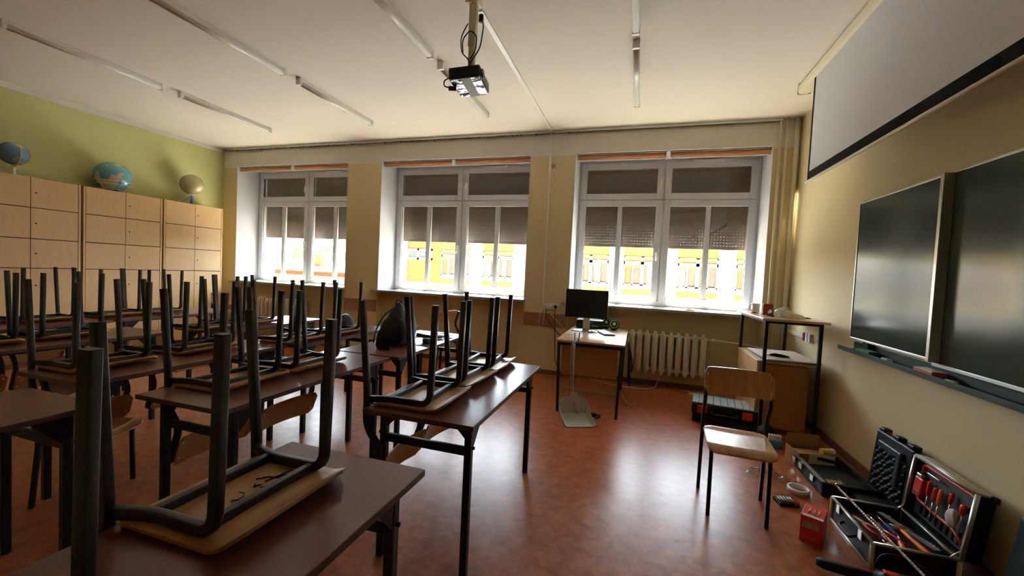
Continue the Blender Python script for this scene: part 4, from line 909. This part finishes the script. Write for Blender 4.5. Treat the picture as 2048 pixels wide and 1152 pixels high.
for s_ in (-1, 1): e.add(*(lambda c: ([(c[0]+a_, c[1]+b2, c[2]+d2) for a_ in (-.016, .016) for b2 in (-.016, .016) for d2 in (-.016, .016)], [(0, 1, 3, 2), (4, 6, 7, 5), (0, 4, 5, 1), (2, 3, 7, 6), (0, 2, 6, 4), (1, 5, 7, 3)]))((.065, s_*hy, .33)), False, T_)
e.build('lid_corner', m_black, t, bevel=.008)
# tool pallet in the lid: red piping outline + dark panel
MB().box(.035, .045, -hy+.02, hy-.02, .015, .32, T_).build('tool_panel', mat('grey_felt', (.05, .05, .055), .8, bump=(60, .2, .002)), t)
MB().tube(fillet([(.03, -hy+.035, .03), (.03, -hy+.035, .305), (.03, hy-.035, .305), (.03, hy-.035, .10), (.03, .06, .09), (.03, -.10, .09), (.03, -hy+.06, .05)], .03), .009, 8, T=T_).build('red_piping', m_red, t)
q = MB()
for k in range(9): q.box(.026, .034, -.19+.042*k, -.164+.042*k, .03, .10, T_)
q.build('pocket', m_black, t, bevel=.004)
for s_ in (-1, 1): MB().tube([(hx-.045, s_*(hy-.012), zz-.01), (hx+.018, s_*(hy-.012), zz+.055)], .0045, 8).build('lid_stay', m_chrome, t)
TOOLC = t
def lid_tool(y, z, L_, m, m2, lab, cat='hand tool', nm='screwdriver', r_=.011):
    loc = Matrix.Translation((1.405, 2.77, 0)) @ Rz(-.01) @ T_ @ V((.018, y, z))
    o = thing(nm, lab, cat, tuple(loc), (0, .12, -.01), group='hand tools clipped in the case lid')
    MB().tube([(0, 0, 0), (0, 0, .02), (0, 0, L_*.8), (0, 0, L_)], [r_*.6, r_*.95, r_, r_*.6], 12).build('grip', m, o)
    MB().tube([(0, 0, -.09), (0, 0, .0)], .003, 8).build('shaft', m2, o)
lid_tool(.105, .16, .085, m_red, m_chrome, 'screwdriver with red grip, leftmost beside the red case in the tool lid')
lid_tool(.055, .15, .08, m_red, m_chrome, 'screwdriver with red grip, second from left in the tool lid')
lid_tool(.015, .15, .09, m_orange, m_chrome, 'screwdriver with orange and yellow grip in the middle of the tool lid')
lid_tool(-.06, .20, .06, m_red, m_chrome, 'short red-gripped screwdriver in the right half of the tool lid')
lid_tool(-.15, .19, .055, m_red, m_chrome, 'short thick red-gripped screwdriver at the right of the tool lid', r_=.016)
loc = Matrix.Translation((1.405, 2.77, 0)) @ Rz(-.01) @ T_ @ V((.02, .175, .15))
o = thing('red_bit_case', 'red plastic bit case in the upper left of the tool lid', 'case', tuple(loc), (0, .12, 0))
MB().box(-.018, .012, -.035, .035, -.03, .08).build('case_body', m_red, o, bevel=.008); MB().box(-.02, -.018, -.02, .02, -.02, .0).build('slot', m_red2, o)
MB().box(-.016, .01, -.012, .03, .08, .10).build('silver_cap', m_alu, o, bevel=.004)
loc = Matrix.Translation((1.405, 2.77, 0)) @ Rz(-.01) @ T_ @ V((.0, -.12, .10))
o = thing('white_glove', 'crumpled white cloth tucked in the tool case lid', 'cloth', tuple(loc), (0, .12, 0))
def gf(u_, v_):
    a_ = 2*PI*u_; rr = math.sin(PI*v_)**.6*(1+.14*math.sin(4*a_+6*v_)); return (math.cos(a_)*.018*rr, math.sin(a_)*.036*rr, .10*v_), V((0, 0, 1))
MB().grid(gf, 24, 12).build('cloth_body', mat('pale_cloth', (.50, .45, .44), .8, bump=(50, .4, .006)), o)
o = thing('socket_wrench', 'chrome wrench clipped along the top of the tool lid', 'hand tool', tuple(Matrix.Translation((1.405, 2.77, 0)) @ Rz(-.01) @ T_ @ V((.02, .06, .275))), (0, .12, 0))
MB().tube([(0, .10, .0), (0, .07, 0), (0, .03, 0), (0, -.02, 0)], [.007, .004, .004, .008], 10).build('wrench_bar', m_chrome, o)
# tools in the base
def base_tool(p0, p1, r0, r1, m, nm, lab, cat='hand tool', m2=None):
    p0, p1 = V(p0), V(p1); o = thing(nm, lab, cat, tuple(p0)); d_ = p1-p0
    MB().tube([(0, 0, 0), d_*.06, d_*.5, d_*.6], [r0*.7, r0, r0*.95, r1], 12).build('grip', m, o)
    MB().tube([d_*.58, d_], r1*.6, 10).build('shaft', m2 or m_chrome, o); return o
hm = thing('claw_hammer', 'hammer with orange handle lying in the tool case', 'hammer', (1.50, 2.56, .10), 0)
MB().tube([(0, 0, 0), (-.01, .06, .005), (-.02, .13, .01), (-.03, .24, .015)], [.016, .014, .011, .010], 12).build('handle', m_orange, hm)
MB().tube([(-.075, .235, .017), (-.05, .24, .017), (.0, .245, .017), (.04, .25, .01)], [.016, .013, .012, .004], 12).build('head', m_alu, hm)
def plier(x, y, z, rz_, lab):
    o = thing('pliers', lab, 'pliers', (x, y, z), rz_)
    for s_ in (-1, 1): MB().tube(fillet([(s_*.030, -.12, 0), (s_*.032, -.06, 0), (s_*.006, 0, 0)], .03), .0085, 10).build('grip', m_red, o)
    MB().prism([(-.014, -.01), (.014, -.01), (.010, .05), (.003, .075), (-.003, .075), (-.010, .05)], -.006, .006).build('jaw', m_alu, o, bevel=.002)
plier(1.305, 2.79, .11, .35, 'red-handled pliers, left of the two pairs in the case bottom')
plier(1.36, 2.73, .118, .1, 'red-handled pliers, right of the two pairs in the case bottom')
base_tool((1.40, 2.70, .105), (1.36, 2.88, .12), .012, .010, m_black, 'flashlight', 'chrome and black torch in the case bottom', 'torch')
base_tool((1.43, 2.74, .10), (1.41, 2.90, .12), .010, .006, m_blue, 'screwdriver', 'screwdriver with blue grip in the case bottom')
base_tool((1.38, 2.57, .10), (1.42, 2.72, .125), .014, .006, m_orange, 'screwdriver', 'orange-gripped screwdriver next to the hammer handle')
base_tool((1.33, 2.57, .115), (1.31, 2.62, .12), .013, .006, m_yellow, 'screwdriver', 'short yellow-gripped screwdriver at the case front edge')
o = thing('saw_blade', 'wide saw blade with bright teeth lying in the tool case', 'saw', (1.50, 2.79, .118), .28)
MB().box(-.02, .012, -.17, .17, 0, .003).build('blade', m_alu, o)
q = MB()
for i in range(16): q.prism([(.012, -.16+.02*i), (.012, -.145+.02*i), (.024, -.152+.02*i)], 0, .003)
q.build('teeth', m_chrome, o)
o = thing('pencil_case', 'grey pouch at the right end of the case bottom', 'pouch', (1.46, 2.62, .03)); MB().box(-.05, .05, -.06, .03, 0, .05).build('pouch_body', m_grey, o, bevel=.014)
o = MB().box(-.16, .16, -.22, .22, 0, .07).build('tool_tray', mat('dark_red_lining', (.06, .008, .012), .7, bump=(60, .2, .002)), loc=(1.405, 2.77, .0065)); o.parent = None; tag(o, 'dark red lining block filling the aluminium case bottom', 'lining')
# long masonry drill bit
p0, p1 = V((1.215, 2.93, .245)), V((1.26, 2.02, .21)); d_ = p1-p0; n = 90
o = thing('masonry_drill_bit', 'long spiral masonry drill bit lying diagonally across the tool case', 'drill bit', tuple(p0))
hel = MB(); Ln = d_.length; ax = d_.normalized(); a1 = ax.orthogonal().normalized(); a2 = ax.cross(a1)
hel.tube([V((0, 0, 0)), d_], .0042, 10)
for ph in (0, PI): hel.tube([ax*(Ln*i/400)+(a1*math.cos(i*.42+ph)+a2*math.sin(i*.42+ph))*.0052 for i in range(12, 400)], .0018, 5)
hel.build('spiral_shaft', m_alu, o)
MB().prism([(-.012, -.004), (.012, -.004), (.007, .008), (0, .013), (-.007, .008)], -.003, .003, 'z', TR(0, 0, 0, 0, PI/2)).build('carbide_tip', m_chrome, o)
# dark case leaning at the right edge
t = thing('hard_case', 'dark teal hard case leaning on the board wall, right edge', 'tool case', (1.66, 2.12, 0), 0)
T2 = TR(0, 0, .0, 0, 0, .14)
MB().box(-.05, .03, -.30, .27, 0, .475, T2).build('shell', m_dteal, t, bevel=.02)
MB().box(-.062, -.05, -.2, .12, .05, .28, T2).build('raised_panel', mat('teal_panel', (.01, .10, .12), .45, bump=(60, .2, .002)), t, bevel=.01)
MB().box(-.066, -.05, -.02, .05, .39, .43, T2).build('latch', m_alu, t, bevel=.006)
MB().tube(fillet([(-.01, -.12, .47), (-.01, -.12, .505), (-.01, .05, .505), (-.01, .05, .47)], .02), .011, 10, T=T2).build('handle', m_black, t)
# power tool at the bottom edge
t = thing('power_drill', 'black power tool with red switch lying at the bottom edge', 'power tool', (1.16, 2.34, .05), -.25)
MB().tube([(-.23, .04, -.01), (-.2, .04, -.01), (-.10, .03, 0), (0, .02, .01)], [.018, .026, .027, .022], 14).build('grip', m_black, t)
MB().tube([(0, .02, .01), (.04, .0, .02), (.12, -.02, .02), (.16, -.03, .02)], [.035, .045, .042, .02], 16).build('motor_housing', m_black, t)
MB().box(.02, .08, -.015, .02, .058, .07).build('switch', m_red, t, bevel=.005)
MB().box(-.03, .05, -.06, -.02, -.0, .04).build('metal_guard', m_alu, t, bevel=.006)
MB().tube(fillet([(-.0, .06, .04), (.03, .10, .10), (.14, .10, .12), (.24, .04, .06)], .06), .006, 8).build('cord', m_black, t)
cable('drill_cable', [(.93, 2.30, .008), (1.0, 2.38, .008), (1.12, 2.36, .008), (1.15, 2.25, .008)], .006, m_black, 'black cable curving on the floor at the bottom edge')

# ================================================================ OUTSIDE
m_yel = mat('yellow_facade', (0.30, 0.27, 0.028), .85, bump=(8, .1, .01)); m_or = mat('orange_facade', (0.27, 0.052, 0.006), .85, bump=(8, .1, .01)); m_wf = mat('white_facade', (0.40, 0.40, 0.40), .85, bump=(8, .1, .01))
m_room = mat('facade_interior', (0.05, 0.038, 0.03), .9, noise=(2, (.08, .055, .035), .2, (1, 1, 1)))
m_cur = mat('cream_curtain', (0.15, 0.115, 0.075), .9, bump=(20, .4, .02)); m_curo = mat('orange_curtain', (0.22, 0.055, 0.02), .9, bump=(20, .4, .02)); m_bl = mat('ochre_blind', (.22, .105, .022), .9, bump=(20, .2, .02))
m_asph = mat('courtyard_paving', (0.70, .71, .72), .9, noise=(2, (.64, .65, .66), .2, (1, 1, 1)))
o = MB().box(-70, 40, 6.8, 18, -4.2, -4.0).build('courtyard_ground', m_asph); struct(o); o.name = 'ground'
m_lowbounce = mat('low_bounce_ground', (0.05, .05, .05), .95, noise=(6, (.065, .065, .062), .3, (1, 1, 1)))  # unseen far ground darkened so less light bounces onto the facade
o = struct(MB().box(-70, 40, 18, 90, -4.2, -4.0).build('ground', m_lowbounce))
GY = 24.0
t = thing('yellow_building', 'yellow building with white pilasters across the courtyard', 'building', (0, GY, -4))
MB().box(-12.2, 14, .12, 8, 0, 7.3).build('wall', m_yel, t)
for k in range(-2, 7):
    c_ = 4.41-2.83*k
    if c_ < -11.5: continue
    MB().box(c_-.41, c_+.41, -.10, .12, 0, 7.3).build('pilaster', m_wf, t)
PITCH = 2.83
def facade_window(x0, x1, kk):
    w_ = MB(); y0, y1 = -.02, .10; z0, z1 = 1.02+4, 2.63+4; c_ = (x0+x1)/2
    for s_ in ((x0, x0+.08, z0, z1), (x1-.08, x1, z0, z1), (x0, x1, z1-.06, z1), (x0, x1, 2.19+4, 2.37+4), (x0, x1, z0, z0+.08), (c_-.09, c_+.09, z0, z1), ((x0+.08+c_-.09)/2-.045, (x0+.08+c_-.09)/2+.045, z0, 2.2+4), ((x1-.08+c_+.09)/2-.045, (x1-.08+c_+.09)/2+.045, z0, 2.2+4)):
        w_.box(s_[0], s_[1], y0, y1, s_[2], s_[3])
    w_.box(x0-.02, x1+.02, -.06, .12, z0-.19, z0)
    fr = w_.build('window_frame', m_wf, t)
    MB().box(x0+.05, x1-.05, .09, .115, z0+.05, z1-.05).build('pane_backing', m_room, fr)
    MB().box(x0+.05, x1-.05, .07, .088, 2.37+4, z1-.03).build('blind', m_bl, fr)
    def cu(u_, v_): return (x0+.1+.32*u_, .055+.02*math.sin(u_*18), z0+.08+1.1*v_), V((0, -1, 0))
    MB().grid(cu, 20, 2).build('curtain', [m_cur, m_curo][kk % 2], fr)
    def cu2(u_, v_): return (c_+.25+.3*u_-.12*v_*(kk % 3 == 0), .055+.02*math.sin(u_*16), z0+.08+1.1*v_), V((0, -1, 0))
    MB().grid(cu2, 20, 2).build('curtain', [m_cur, m_curo, m_cur][kk % 3], fr)
    MB().box(x0+.06, c_-.1, .04, .06, 2.05+4, 2.19+4).build('blind', m_bl, fr)
for k in range(-2, 6):
    c_ = 4.41-2.83*k; facade_window(c_-PITCH+.41, c_-.41, k+4)
t = thing('orange_building', 'orange building wing with small windows left of the yellow one', 'building', (-13.7, GY, -4))
MB().box(-1.2, 1.5, .12, 8, 0, 7.3).build('wall', m_or, t)
MB().box(-1.5, -1.04, -.1, .12, 0, 7.3).build('pilaster', m_wf, t)
w_ = MB(); w_.box(-1.02, .82, .04, .12, 5.95, 6.10); w_.box(-1.02, .82, .04, .12, 6.55, 6.67); w_.box(-1.02, -.94, .04, .12, 5.95, 6.67); w_.box(-.28, -.12, .04, .12, 5.95, 6.67); w_.box(.72, .82, .04, .12, 5.95, 6.67); fr = w_.build('window_frame', m_wf, t)
MB().box(-1.0, .8, .10, .13, 6.0, 6.6).build('window_pane', mat('far_pane', (.05, .058, .055), .1, bump=(3, .1, .01)), fr)
t = thing('low_building', 'low orange building with pale roof seen through the far left window', 'building', (-33, 34, -4))
MB().box(-9, 12, 0, 11, 0, 4.50).build('wall', m_or, t)
MB().box(-9.3, 12.3, -.4, .0, 4.50, 4.62).build('gutter', mat('dark_gutter', (.05, .05, .05), .5, bump=(8, .1, .01)), t)
rf = MB(); rf.prism([(-.35, 4.62), (12, 6.1), (12, 5.9), (-.35, 4.5)], -9.3, 12.3, 'x'); rf.build('roof', mat('pale_roof', (.40, .39, .38), .8, noise=(3, (.34, .33, .32), .3, (.3, 4, 1))), t)
MB().box(-9.3, 12.3, 10.6, 11, 6.0, 6.75).build('ridge_wall', m_wf, t)
MB().box(-9.4, 12.4, 10.5, 11.1, 6.75, 6.85).build('ridge_capping', mat('grey_capping', (.22, .24, .26), .5, bump=(8, .1, .01)), t)
for x in (-1.4, 4.3):
    ch = MB(); ch.box(x-.5, x+.5, 3.5, 4.3, 4.9, 6.35); c_o = ch.build('chimney', m_or, t)
    q = MB()
    for k in range(5): q.box(x-.42+.18*k, x-.34+.18*k, 3.46, 3.52, 6.0, 6.25)
    q.build('chimney_vents', m_skirt, c_o)
t = thing('white_building', 'tall white building edge seen at the left of the far window', 'building', (-41, 34, -4))
MB().box(-5, 3.9, -2.2, -1.2, 0, 10).build('wall', m_wf, t); MB().box(3.5, 3.9, -2.32, -2.2, 0, 10).build('corner_strip', m_wf, t)
m_leaf = mat('tree_leaves', (.12, .26, .04), .6, noise=(3, (.20, .36, .07), .2, (1, 1, 1))); m_bark = mat('tree_bark', (.10, .07, .05), .9, bump=(20, .5, .02))
def tree(x, y, z, R_, lab, sd_):
    rnd = random.Random(sd_); t = thing('tree', lab, 'tree', (x, y, z), group='trees beyond the low building')
    MB().tube([(0, 0, 0), (.1, 0, 3), (.3, .2, 6.5)], [.3, .22, .1], 8).build('trunk', m_bark, t)
    q = MB()
    for i in range(900):
        d3 = V((rnd.gauss(0, 1), rnd.gauss(0, 1), rnd.gauss(0, .8))).normalized()*R_*rnd.uniform(.55, 1)*(1+.2*math.sin(i)); s3 = rnd.uniform(.12, .25)
        T3 = TR(d3.x, d3.y, 7+d3.z, rnd.uniform(0, 6), rnd.uniform(0, 3), rnd.uniform(0, 3)); q.add([(-s3, 0, 0), (0, -s3*.5, .02), (s3, 0, 0), (0, s3*.5, .02)], [(0, 1, 2, 3)], False, T3)
    q.build('crown', m_leaf, t)
tree(-48.5, 50, -4, 2.0, 'green tree beyond the low building, left one', 3); tree(-43.5, 49.5, -4.6, 1.6, 'smaller green tree beyond the low building, right one', 5)
